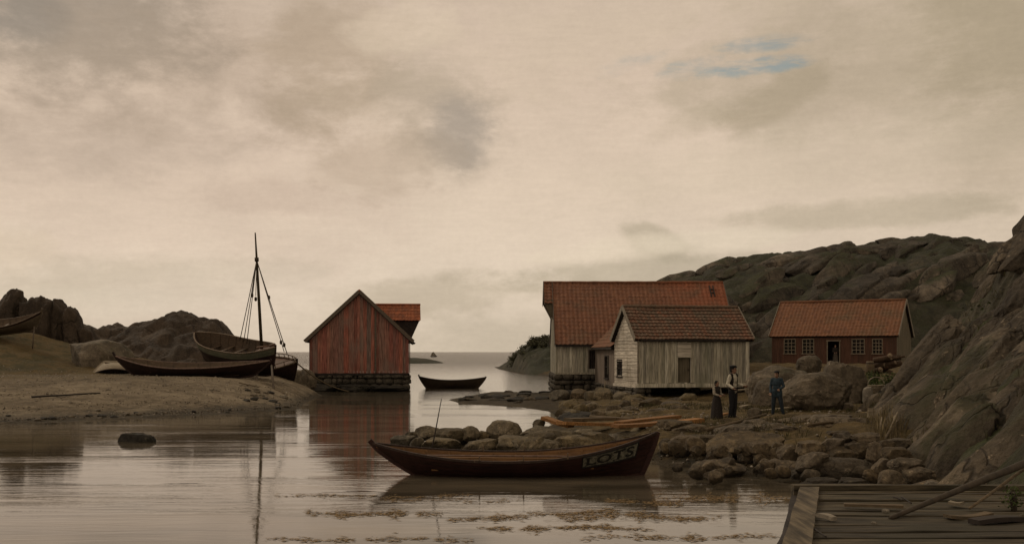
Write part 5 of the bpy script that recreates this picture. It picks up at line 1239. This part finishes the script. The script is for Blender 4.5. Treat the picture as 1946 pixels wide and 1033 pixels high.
# --- timber quay in the near corner
quay = empty('timber_quay', (3.75, 14.4, 0), label='old timber quay with a pale plank edge, in the near corner below the cliff', cat='quay')
QT = 1.2; r = random.Random(8)
QWOOD = mat_board('quay_planks', [(.038,.030,.018),(.060,.047,.028),(.048,.039,.024),(.032,.026,.017),(.074,.058,.035)], grain=(.6, 6, 6), stain=(.030,.027,.016), streak=.75, bump=1.)
def qx(y): return (y)*(1.2/4.04)      # the seaward edge in local coordinates (y <= 0)
mb = MB(); y = -.02
while y > -8.2:
    w_ = r.uniform(.17, .36); x = qx(y-w_/2)+.17; tone = r.random()
    while x < 9:
        L2 = r.uniform(2.2, 5.2); dz = r.uniform(-.022, .008); tl = r.uniform(-.009, .009); k = 9; vs = []; ph = r.uniform(0, 9)
        for i in range(k+1):
            xx = x+L2*i/k; e = .022*noise.noise(Vector((xx*1.7, y*3, ph))); e2 = .012*noise.noise(Vector((xx*1.7, y*3, ph+5)))
            zz = QT+dz+.022*noise.noise(Vector((xx*.9, y, ph)))
            vs += [(xx, y-w_+.008+e, zz-.06), (xx, y-.006+e2, zz-.06), (xx, y-.006+e2, zz+tl-.006), (xx, y-.03+e2, zz+tl), (xx, y-w_+.03+e, zz-tl), (xx, y-w_+.008+e, zz-tl-.006)]
        fs = [tuple(range(5, -1, -1)), tuple(k*6+j for j in range(6))]+[(i*6+j, i*6+6+j, i*6+6+(j+1) % 6, i*6+(j+1) % 6) for i in range(k) for j in range(6)]
        mb.add(vs, fs, min(1, max(0, tone+r.uniform(-.3, .3)))); x += L2+r.uniform(.004, .03)
    y -= w_
mb.build('deck', QWOOD, quay)
def edge(p, q, w_, h_, name, m, n_=12, jit=.02, seed=1):
    rr = random.Random(seed); p, q = Vector(p), Vector(q); mb = MB(); d = (q-p); dn = d.normalized(); a = dn.cross(Vector((0, 0, 1))).normalized(); vs = []
    for i in range(n_+1):
        c = p+d*i/n_; j = [rr.uniform(-jit, jit) for _ in range(4)]
        vs += [c-a*(w_/2+j[0])-Vector((0, 0, h_/2)), c+a*(w_/2+j[1])-Vector((0, 0, h_/2)), c+a*(w_/2+j[1])+Vector((0, 0, h_/2+j[2]*.5)), c-a*(w_/2+j[0])+Vector((0, 0, h_/2+j[3]*.5))]
    mb.add(vs, [(3, 2, 1, 0), tuple(n_*4+j for j in range(4))]+[(i*4+j, i*4+(j+1) % 4, i*4+4+(j+1) % 4, i*4+4+j) for i in range(n_) for j in range(4)]); return mb.build(name, m, quay)
CAP = mat_board('cap_plank', [(.085,.067,.043),(.10,.080,.052)], grain=(5, .5, 7), stain=(.055,.045,.028), streak=.65, bump=1.)
edge((.13, 0, QT-.01), (.13-8*1.2/4.04, -8, QT-.01), .25, .12, 'cap_plank', CAP, 16, .007, 4)
edge((-.03, .05, QT-.22), (-.03-8*1.2/4.04, -8, QT-.22), .10, .30, 'edge_beam', DARKWOOD, 16, .02, 5)
edge((-.08, .07, QT-.01), (9, .07, QT-.03), .16, .15, 'far_beam', QWOOD, 26, .018, 6)
for k, (px_, py_) in enumerate(((.05, -.1), (.05-1.2, -4.1), (3., .0), (6., .0))): mb = MB(); mb.tube([(px_, py_, -1.6), (px_, py_, QT-.08)], .13, 10); mb.build('pile', DARKWOOD, quay)
mb = MB(); stone_courses(mb, (.1, -.15, 0), (-.285, -.958, 0), (-.958, .285, 0), 8, -.6, QT-.4, .5, 77, .1); mb.build('stone_filling', ROCK_DARK, quay)
mb = MB(); mb.prism([(.3, -.2), (-2., -8), (9, -8), (9, -.2)], (0, 0, 0), (1, 0, 0), (0, 1, 0), (0, 0, 1), -.6, QT-.05); mb.build('fill', ROCK_DARK, quay)
# bits on the quay
POLEWOOD = mat_plain('dark_pole_wood', (.034,.025,.016), .45, 6, bump=.6)
pole(at(1692, 991, 11.95)+Vector((0, 0, .04)), at(1975, 868, 13.6), .026, .052, POLEWOOD, 'long dark spar lying slantwise across the timber quay')
pole(at(1843, 970, 12.6)+Vector((0, 0, .03)), at(1972, 872, 13.9), .016, .022, OLDWOOD, 'thin pole lying beside the thick spar on the quay')
def onq(px, py): Y = F*(EYE-QT)/(py-668); return at(px, py, Y)
plank(onq(1604, 963)+Vector((0, 0, .03)), onq(1716, 966)+Vector((0, 0, .03)), .10, .03, OLDWOOD, 'narrow weathered batten lying along the quay, near its far beam', name='batten', cat='batten')
plank(onq(1548, 986)+Vector((0, 0, .04)), onq(1585, 992)+Vector((0, 0, .04)), .09, .04, BARGE_PALE, 'short grey piece of wood by the pale edge of the quay', name='offcut', cat='offcut')
plank(onq(1804, 958)+Vector((0, 0, .03)), onq(1830, 960)+Vector((0, 0, .03)), .12, .03, PALEWOOD, 'pale flat chip of board between the spar and the thin pole', name='offcut', cat='offcut')
plank(onq(1800, 985)+Vector((0, 0, .03)), onq(1880, 980)+Vector((0, 0, .03)), .13, .035, OLDWOOD, 'brown board lying loose on the quay under the thin pole', name='board', cat='board')
plank(onq(1850, 996)+Vector((0, 0, .03)), onq(1940, 990)+Vector((0, 0, .03)), .16, .05, DARKWOOD, 'dark board lying loose at the right end of the quay', name='board', cat='board')
boulder(1676,1690,966,975,QT,'small pale pebble lying on the quay planks', ROCK_PALE, 'loose stones on the quay', sub=2, sink=.1)
boulder(1655,1666,990,996,QT,'tiny white stone near the foot of the dark spar', ROCK_PALE, 'loose stones on the quay', sub=2, sink=.1)
boulder(1936,1956,975,992,QT,'grey stone at the right edge of the quay below the small plant', ROCK_BIG, 'loose stones on the quay', sub=3, sink=.1)
for k, (a, b, c, d) in enumerate(((1698,948,1716,954),(1714,948,1732,960),(1540,1005,1570,1025))):
    pole(onq(a, b)+Vector((0, 0, .03)), onq(c, d)+Vector((0, 0, .03)), .012, .008, DARKWOOD, ['dark twig lying near the middle of the far beam', 'second dark twig, crossing the batten end', 'dark twig caught against the pale cap plank'][k], name='twig', cat='twig')

# ================================================================== plants
def leafmat(name, c): return mat_board(name, [tuple(v*.6 for v in c), c, tuple(v*1.5 for v in c)], rough=.7, bump=.1)
LEAF = leafmat('green_leaf', (.045,.062,.016)); HEATHLEAF = leafmat('dull_heath_leaf', (.055,.053,.028)); STRAW = leafmat('bleached_straw', (.17,.135,.075)); GRASSM = leafmat('rough_grass', (.055,.050,.020)); STEM = mat_plain('stem', (.03,.022,.014), .2, 9)
WEED = leafmat('seaweed_leaf', (.21,.135,.055))
def shrub(loc, w_, h_, n_, m, label, leaf=.09, group=None, name='shrub', seed=1, cat='shrub'):
    r = random.Random(seed); o = empty(name, loc, label=label, cat=cat, group=group); mb = MB()
    st = MB(); tips = []
    for k in range(7):
        a = r.uniform(0, 6.28); q = Vector((math.cos(a)*w_*.36*r.random(), math.sin(a)*w_*.36*r.random(), h_*r.uniform(.6, .95))); st.tube([(0, 0, -.1), q*.5+Vector((0, 0, .05)), q], [.03, .02, .008], 5); tips += [q, q*.7, q*.45+Vector((r.uniform(-.2, .2)*w_, 0, 0))]
    for i in range(n_):
        c = r.choice(tips)+Vector((r.gauss(0, .16)*w_, r.gauss(0, .16)*w_, r.gauss(0, .13)*h_))
        if c.z < 0: c.z = abs(c.z)*.4
        s_ = leaf*r.uniform(.6, 1.4); d1 = Vector((r.gauss(0, 1), r.gauss(0, 1), r.gauss(0, .8))).normalized(); d2 = d1.cross(Vector((r.gauss(0, 1), r.gauss(0, 1), r.gauss(0, 1)))).normalized()
        mb.add([c-d1*s_, c+d2*s_*.45, c+d1*s_, c-d2*s_*.45], [(0, 1, 2, 3)], r.random())
    mb.build('foliage', m, o); st.build('stem', STEM, o); return o
GB = 'bushes on the headland'
for k, (px, py, w_, t_) in enumerate(((985, 664, 5, 'lowest bush at the seaward end of the headland crest'), (997, 657, 5, 'loose bush above the slope of the headland'), (1008, 652, 5, 'round bush near the middle of the headland crest'), (1020, 648, 6, 'wide bush on the headland crest'), (1031, 645, 5, 'ragged bush on the upper headland'), (1041, 640, 6, 'tall bush on the headland close to the barn'), (1052, 637, 6, 'topmost bush of the headland, touching the barn gable'))):
    y = 176; shrub((X(px, y-4), y-4, headland_z(X(px, y-4), y-4)-.2), w_*.42, .7, 220, HEATHLEAF, t_, .13, GB, seed=k+20, cat='bush')
r = random.Random(44)
for k in range(26):
    px = r.uniform(955, 1052); f = r.uniform(.1, .95); top = interp([(945, 690), (960, 676), (985, 664), (1010, 652), (1040, 641), (1055, 637)], px); py = top+(698-top)*f*.75; y = 176-f*22
    xx = X(px, y); zz = headland_z(xx, y)
    if zz < .3: continue
    shrub((xx, y, zz-.15), r.uniform(1.4, 2.8), r.uniform(.6, 1.1), 200, HEATHLEAF, 'dark bush growing on the shaded slope of the headland', .16, 'bushes on the slope of the headland', seed=k+80, cat='bush')
GS = 'green plants below the wood heap'
for k, (px, py, Y, w_, h_, t_) in enumerate(((1648, 752, 50, .9, .7, 'leafy plant left of the pale basket'), (1672, 756, 49, 1.2, .75, 'broad green plant around the pale basket'), (1690, 742, 52, 1.1, .9, 'tall green plant against the cliff by the wood heap'), (1632, 766, 46, .8, .5, 'low green plant at the foot of the smooth rocks'), (1660, 730, 58, 1.2, .9, 'bushy plant right below the wood heap'), (1900, 612, 41, 1.8, .9, 'patch of green growing in the hollow of the cliff'))):
    p = at(px, py, Y); shrub((p.x, p.y, p.z-.15), w_, h_, 520, LEAF, t_, .065, GS if k < 5 else None, 'plant', k+40, 'plant')
p = onq(1928, 968); shrub((p.x, p.y, QT-.02), .32, .26, 160, LEAF, 'small wild plant with pale buds growing from the quay', .022, name='plant', seed=61, cat='plant')
def blades(mb, r, x, y, z, h_, w_, lean=.35):
    a = r.uniform(0, 6.28); d = Vector((math.cos(a), math.sin(a), 0)); n_ = Vector((-d.y, d.x, 0)); l = r.uniform(0, lean)*h_
    p = Vector((x, y, z-.02)); mb.add([p-n_*w_, p+n_*w_, p+d*l*.4+Vector((0, 0, h_*.6))+n_*w_*.6, p+d*l+Vector((0, 0, h_)), p+d*l*.4+Vector((0, 0, h_*.6))-n_*w_*.6], [(0, 1, 2, 3, 4)], r.random())
mb = MB(); r = random.Random(9)
tufts = []
for k in range(330):
    x, y = r.uniform(5.5, 13.5), r.uniform(29, 47)
    if noise.noise(Vector((x*.35, y*.25, 2))) < -.05: continue
    tufts.append((x, y))
XY = np.array(tufts); ZZ = ground_h(XY[:, 0], XY[:, 1])
for k in range(420):      # tufts in the joints of the cliff
    y = r.uniform(22, 46); x = 10.2+(y-24)*.2+r.uniform(-.2, 7.5)
    if noise.noise(Vector((x*.5, y*.5, 7))) < .02: continue
    z = cliff_z(x, y)
    for j in range(14): blades(mb, r, x+r.gauss(0, .16), y+r.gauss(0, .16), z, r.uniform(.12, .34), .010, .6)
for (x, y), z in zip(tufts, ZZ):
    if z < .3: continue
    for j in range(16): blades(mb, r, x+r.gauss(0, .22), y+r.gauss(0, .22), z, r.uniform(.08, .24), .008, .6)
tag(mb.build('grass', GRASSM), kind='stuff')
mb = MB()
for k in range(260):
    px = r.uniform(1662, 1706); p = lay(px, r.uniform(800, 838), 0) if k % 10 == 0 else p
    blades(mb, r, p.x+r.gauss(0, .12), p.y+r.gauss(0, .12), p.z, r.uniform(.3, .75), .012, .35)
tag(mb.build('dry_grass', STRAW), kind='stuff')
# seaweed afloat in front of the boat
mb = MB(); r = random.Random(12)
streaks = [(520, 720, 941, 4, 260), (580, 842, 974, 7, 800), (850, 1010, 985, 7, 420), (1000, 1180, 972, 5, 420), (1060, 1370, 982, 9, 1100), (905, 1245, 1003, 6, 700), (1240, 1520, 948, 9, 900), (1150, 1300, 956, 5, 380), (700, 1000, 950, 4, 240), (500, 900, 1026, 6, 380), (1100, 1480, 1020, 7, 500), (720, 900, 943, 3, 200)]
for a, b, c, d, n_ in streaks:
    for i in range(n_*2):
        f = r.betavariate(1.4, 1.4); px = a+(b-a)*f; cl = noise.noise(Vector((px*.03, c, 0)))
        if cl < -.05+r.uniform(-.42, .42): continue
        py = c+d*.95*r.gauss(0, 1)*(.35+1.1*max(0, cl))+7*noise.noise(Vector((px*.008, c*.1, 5)))
        Y = dist(py); x = X(px, Y); s_ = r.uniform(.010, .036); an = r.gauss(0, .45); u_ = Vector((math.cos(an), math.sin(an), 0)); v_ = Vector((-u_.y, u_.x, 0)); p = Vector((x, Y, .004+r.random()*.006))
        mb.add([p-u_*s_*2.4, p-v_*s_*.5, p+u_*s_*.6-v_*s_*.2+Vector((0, 0, .003)), p+u_*s_*2.2, p+v_*s_*.5], [(0, 1, 2, 3, 4)], r.random())
tag(mb.build('floating_seaweed', WEED), kind='stuff')
mb = MB()
for i in range(9000):      # wrack along the shores
    if i < 900: x, y = r.uniform(3.2, 10), r.uniform(25, 33)
    else: x, y = r.uniform(-32, -11), r.uniform(44, 64)
    z = gz(x, y)
    if not (-.02 < z < .16 if i < 900 else (.05 < z < .12 or abs(z-.42-.12*noise.noise(Vector((x*.3, 0, 3)))) < .03 or abs(z-.85-.2*noise.noise(Vector((x*.2, 0, 9)))) < .02)): continue
    s_ = r.uniform(.02, .06); an = r.uniform(0, 6.28); u_ = Vector((math.cos(an), math.sin(an), 0)); v_ = Vector((-u_.y, u_.x, 0)); p = Vector((x, y, max(z, 0)+.04))
    mb.add([p-u_*s_*1.6, p-v_*s_*.5, p+u_*s_*.6+v_*s_*.2+Vector((0, 0, .04)), p+u_*s_*1.5, p+v_*s_*.6], [(0, 1, 2, 3, 4)], r.random())
tag(mb.build('seaweed_wrack', leafmat('wrack_leaf', (.030,.020,.008))), kind='stuff')
# ================================================================== people
def capsule(bm, p, r0, q, r1, n=12):
    p, q = Vector(p), Vector(q); d = q-p; L = d.length
    dn = d/L if L > 1e-6 else Vector((0, 0, 1)); a = dn.orthogonal().normalized(); b = dn.cross(a); rings = []
    for c, r, s, ks in ((p, r0, -1, (-1., -.8, -.45)), (p, r0, 0, (0,)), (q, r1, 0, (0,)), (q, r1, 1, (.45, .8, 1.))):
        for k in ks:
            rr = r*math.sqrt(max(0, 1-k*k)); c2 = c+dn*k*r
            rings.append([bm.verts.new(c2+(a*math.cos(2*math.pi*i/n)+b*math.sin(2*math.pi*i/n))*max(rr, 1e-4)) for i in range(n)])
    for x, y in zip(rings, rings[1:]):
        for i in range(n): bm.faces.new((x[i], x[(i+1) % n], y[(i+1) % n], y[i]))
    bm.faces.new(rings[0][::-1]); bm.faces.new(rings[-1])
def ellipsoid(bm, c, rx, ry, rz, rot=None):
    v = bmesh.ops.create_icosphere(bm, subdivisions=3, radius=1)['verts']
    for w_ in v:
        p = Vector((w_.co.x*rx, w_.co.y*ry, w_.co.z*rz))
        if rot: p = rot @ p
        w_.co = p+Vector(c)
def fused(name, build, mat, parent, voxel=.009, smooth=4):
    """closed pieces fused into one continuous skin"""
    bm = bmesh.new(); build(bm); bmesh.ops.recalc_face_normals(bm, faces=bm.faces); me = bpy.data.meshes.new(name); bm.to_mesh(me); bm.free()
    o = bpy.data.objects.new(name, me); C.objects.link(o)
    md = o.modifiers.new('r', 'REMESH'); md.mode = 'VOXEL'; md.voxel_size = voxel
    ms = o.modifiers.new('s', 'SMOOTH'); ms.iterations = smooth; ms.factor = .5
    bpy.context.view_layer.update()
    m2 = bpy.data.meshes.new_from_object(o.evaluated_get(bpy.context.evaluated_depsgraph_get())); o.modifiers.clear(); o.data = m2; bpy.data.meshes.remove(me)
    m2.polygons.foreach_set('use_smooth', [True]*len(m2.polygons)); m2.materials.clear(); m2.materials.append(mat); o.parent = parent; m2.name = name; return o
SKIN = mat_plain('skin', (.20,.115,.075), .15, 8, rough=.55, bump=.05)
def cloth(n, c): return mat_plain(n, c, .3, 14, rough=.9, bump=.25, bd=.01)
def person(loc, rz, scale, label, pose, outfit, group=None):
    """pose faces local -y; outfit chooses the clothes. All lengths for a height of 1.73 m."""
    root = empty('person', loc, (0, 0, rz), label=label, cat='person', group=group); root.scale = (scale,)*3
    V = Vector; P = dict(hipL=V((.09, 0, .90)), hipR=V((-.09, 0, .90)), kneeL=V((.10, -.02, .49)), kneeR=V((-.10, -.02, .49)), ankL=V((.10, .02, .08)), ankR=V((-.10, .02, .08)),
             shL=V((.18, 0, 1.41)), shR=V((-.18, 0, 1.41)), elL=V((.24, .03, 1.13)), elR=V((-.24, .03, 1.13)), wrL=V((.25, -.08, .89)), wrR=V((-.25, -.08, .89)), head=V((0, -.015, 1.605)), neck=V((0, .0, 1.45)), turn=0., bend=0.)
    P.update({k: (V(v) if not isinstance(v, (int, float)) else v) for k, v in pose.items()})
    foot = {s: P['ank'+s]+V((pose.get('toe'+s, 0.0), -.15, -.045)) for s in 'LR'}
    hr = Matrix.Rotation(P['turn'], 3, 'Z'); hd = lambda x, y, z: P['head']+hr @ V((x, y, z))
    def torso(bm, g=0.):
        ellipsoid(bm, (0, 0, .95), .155+g, .115+g, .13+g); ellipsoid(bm, (0, -.005, 1.1), .14+g, .10+g, .16+g); ellipsoid(bm, (0, 0, 1.27), .165+g, .115+g, .19+g); capsule(bm, P['shL']*.85+V((0, 0, 1.41*.15)), .06+g, P['shR']*.85+V((0, 0, 1.41*.15)), .06+g)
    def arm(bm, s, g=0., hand=False, end=1.):
        sh, e, w_ = P['sh'+s], P['el'+s], P['wr'+s]; capsule(bm, sh, .055+g, e, .042+g); capsule(bm, e, .042+g, e.lerp(w_, end), .030+g)
        if hand:
            d = (w_-e).normalized(); palm = w_+d*.075; side = d.cross(V((0, -1, 0))); side = side.normalized() if side.length > .2 else V((1, 0, 0)); nn = side.cross(d)
            for k in (-1, 0, 1): capsule(bm, w_+side*.008*k, .022, palm+side*.022*k, .017)
            for k, L in ((-1.5, .062), (-.5, .075), (.5, .078), (1.5, .066)):
                b0 = palm+side*.019*k; b1 = b0+d*L*.5+nn*.008; capsule(bm, b0, .0105, b1, .0098); capsule(bm, b1, .0098, b1+d*L*.42+nn*.03, .0085)
            t0 = w_+d*.03+side*(-.03 if s == 'L' else .03); t1 = t0+d*.035+side*(-.03 if s == 'L' else .03)+nn*.015; capsule(bm, t0, .014, t1, .0115); capsule(bm, t1, .0115, t1+d*.03+nn*.012, .0095)
    def leg(bm, s, g=0., z=1.):
        capsule(bm, P['hip'+s], .085+g, P['knee'+s], .058+g); capsule(bm, P['knee'+s], .056+g, P['knee'+s].lerp(P['ank'+s], z), .040+g)
    def feet(bm, s, g=0.):
        capsule(bm, P['ank'+s], .042+g, P['ank'+s]+V((0, .03, -.035)), .04+g); capsule(bm, P['ank'+s]+V((0, .02, -.04)), .038+g, foot[s], .032+g)
    def body(bm):
        torso(bm); [arm(bm, s, 0, True) for s in 'LR']; [leg(bm, s) for s in 'LR']; [feet(bm, s) for s in 'LR']
        capsule(bm, V((0, .01, 1.40)), .058, P['head']+V((0, .02, -.06)), .052)
        ellipsoid(bm, hd(0, .012, .02), .080, .098, .112, hr); ellipsoid(bm, hd(0, -.03, -.06), .056, .062, .064, hr)          # skull, jaw
        capsule(bm, hd(0, -.078, .012), .009, hd(0, -.104, -.022), .0145)                                             # nose
        for k in (-1, 1):
            ellipsoid(bm, hd(.028*k, -.074, .014), .013, .010, .008, hr); capsule(bm, hd(.012*k, -.084, .03), .008, hd(.045*k, -.07, .032), .007)   # eyes, brows
            ellipsoid(bm, hd(.076*k, .015, -.005), .010, .02, .032, hr); capsule(bm, hd(0, -.088, -.055), .008, hd(.02*k, -.08, -.055), .006)        # ears, mouth
    fused('body', body, SKIN, root, .0075)
    for nm, c in outfit:
        if nm == 'shirt': fused('shirt', lambda bm: (torso(bm, .014), [arm(bm, s, .014, False, .93) for s in 'LR']), c, root)
        if nm == 'jacket': fused('jacket', lambda bm: (torso(bm, .016), [arm(bm, s, .014, False, .93) for s in 'LR'], [capsule(bm, P['hip'+s]+V((0, 0, .05)), .125, P['hip'+s]+V((0, 0, -.10)), .125) for s in 'LR']), c, root)
        if nm == 'waistcoat':
            def wc(bm): torso(bm, .028); ellipsoid(bm, (0, .03, 1.0), .18, .125, .13)
            w_ = fused('waistcoat', wc, c, root); bm = bmesh.new(); bm.from_mesh(w_.data)      # open at the front
            bmesh.ops.delete(bm, geom=[f for f in bm.faces if f.calc_center_median().y < -.02 and -.13 < f.calc_center_median().x < .07 or f.calc_center_median().z < .90], context='FACES'); bm.to_mesh(w_.data); bm.free()
        if nm == 'trousers': fused('trousers', lambda bm: (ellipsoid(bm, (0, 0, .96), .172, .132, .13), [leg(bm, s, .022, .96) for s in 'LR']), c, root)
        if nm == 'boots':
            for s in 'LR': fused('boot', lambda bm: (feet(bm, s, .012), capsule(bm, P['ank'+s], .052, P['ank'+s]+V((0, 0, .06)), .056)), c, root)
        if nm == 'hair': fused('hair', lambda bm: (ellipsoid(bm, hd(0, .026, .036), .090, .102, .112, hr), ellipsoid(bm, hd(0, .06, -.03), .074, .06, .08, hr)), c, root)
        if nm == 'cap': fused('cap', lambda bm: (ellipsoid(bm, hd(0, .012, .096), .108, .122, .048, hr), ellipsoid(bm, hd(0, -.075, .068), .07, .06, .012, hr)), c, root)
        if nm == 'tall_hat': fused('hat', lambda bm: (capsule(bm, hd(0, .015, .08), .088, hd(0, .03, .15), .075), ellipsoid(bm, hd(0, .01, .07), .125, .135, .014, hr)), c, root)
        if nm == 'dress':
            def dr(bm):
                torso(bm, .018); [arm(bm, s, .018, False, .93) for s in 'LR' if not any(q[0] == 'shirt' for q in outfit)]; n = 24; rings = []
                for z, r_ in ((1.06, .145), (.9, .195), (.6, .245), (.3, .28), (.06, .30)):
                    rings.append([bm.verts.new((math.cos(2*math.pi*i/n)*r_*(1+.04*math.sin(i*2.5)*(1.06-z)), math.sin(2*math.pi*i/n)*r_*.9*(1+.04*math.sin(i*2.5)*(1.06-z)), z)) for i in range(n)])
                for x, y in zip(rings, rings[1:]):
                    for i in range(n): bm.faces.new((x[i], y[i], y[(i+1) % n], x[(i+1) % n]))
                bm.faces.new(rings[0]); bm.faces.new(rings[-1][::-1])
            fused('dress', dr, c, root, .012)
        if nm == 'apron':
            mb = MB(); n = 8; vs = []
            for j, (z, r_) in enumerate(((1.08, .165), (.9, .215), (.6, .275), (.35, .31))):
                vs += [(math.sin(-.7+1.4*i/n)*r_, -math.cos(-.7+1.4*i/n)*r_*.93-.012, z) for i in range(n+1)]
            mb.add(vs, [(j*(n+1)+i, (j+1)*(n+1)+i, (j+1)*(n+1)+i+1, j*(n+1)+i+1) for j in range(3) for i in range(n)], smooth=True); mb.build('apron', c, root)
        if nm == 'shawl': fused('shawl', lambda bm: (ellipsoid(bm, hd(0, .02, .01), .092, .108, .125, hr), capsule(bm, P['shL']*.7+V((0, 0, .42)), .085, P['shR']*.7+V((0, 0, .42)), .085)) and None, c, root)
    return root
NAVY = cloth('navy_cloth', (.016,.022,.028)); BLACKC = cloth('black_cloth', (.011,.011,.012)); BLUE = cloth('blue_cloth', (.022,.036,.046)); WHITE = cloth('white_linen', (.36,.33,.26)); DARKBR = cloth('dark_brown_cloth', (.017,.013,.010)); BOOT = cloth('boot_leather', (.012,.010,.008)); HAIR = cloth('dark_hair', (.012,.010,.008)); PALE = cloth('pale_apron', (.055,.045,.034))
def stand(px, py, lift=0): return lay(px, py, lift)
pm = stand(1393, 797); man = person(pm, R(50), 1.0*(104/F*pm.y)/1.75, 'man in white shirt, dark waistcoat and black trousers, turned towards the smooth rocks', dict(wrL=(.20, -.26, 1.08), elL=(.25, -.02, 1.13), elR=(-.26, .05, 1.14), wrR=(-.30, -.16, 1.02), kneeL=(.07, -.03, .49), ankL=(.06, .0, .08), kneeR=(-.08, .0, .49), ankR=(-.09, .06, .08), turn=R(10)),
    [('shirt', WHITE), ('waistcoat', DARKBR), ('trousers', BLACKC), ('boots', BOOT), ('hair', HAIR), ('cap', BLACKC)])
pb = stand(1476, 790); person(pb, R(-20), (87/F*pb.y)/1.76, 'boy in blue jacket, dark trousers and a cap, standing with his legs apart', dict(hipL=(.09, 0, .9), kneeL=(.17, -.03, .49), ankL=(.25, .0, .08), kneeR=(-.12, -.02, .49), ankR=(-.15, .03, .08), shL=(.165, 0, 1.40), shR=(-.165, 0, 1.40), elL=(.26, .04, 1.15), wrL=(.12, -.15, 1.04), elR=(-.23, .04, 1.13), wrR=(-.22, -.10, .90), turn=R(-12)),
    [('jacket', BLUE), ('trousers', NAVY), ('boots', BOOT), ('hair', HAIR), ('cap', BLACKC)])
pg = stand(1362, 797); person(pg, R(38), (74/F*pg.y)/1.74, 'girl in a long dark dress with pale sleeves, facing the man in the white shirt', dict(elL=(.22, -.04, 1.16), wrL=(.13, -.25, 1.12), elR=(-.22, -.04, 1.16), wrR=(-.13, -.24, 1.10), turn=R(5)), [('shirt', cloth('pale_sleeve', (.24,.21,.165))), ('dress', cloth('brown_dress', (.020,.016,.014))), ('hair', HAIR), ('boots', BOOT)])
hq = Matrix.LocRotScale(house.location, house.rotation_euler, None) @ Vector(((dr_[0]+dr_[1])/2+.12, .12, OZ)); person(hq, R(-12), .93, 'woman with a pale apron standing in the dark doorway of the cottage', dict(elL=(.21, -.02, 1.16), wrL=(.1, -.2, 1.08), elR=(-.21, -.02, 1.16), wrR=(-.1, -.2, 1.06)), [('dress', DARKBR), ('apron', PALE), ('hair', HAIR), ('boots', BOOT)])

oar(lay(452, 716, .12), lay(546, 752, .1), 'old oar lying on the sand below the bow of the sloop', OLDWOOD, r=.045)
plank(lay(455, 730, .1), lay(492, 738, .1), .22, .06, OLDWOOD, 'grey board lying flat on the sand near the long dark boat')
pole(lay(60, 757, .08), lay(190, 749, .08), .05, .03, DARKWOOD, 'dark driftwood pole half sunk in the sand at the far left')
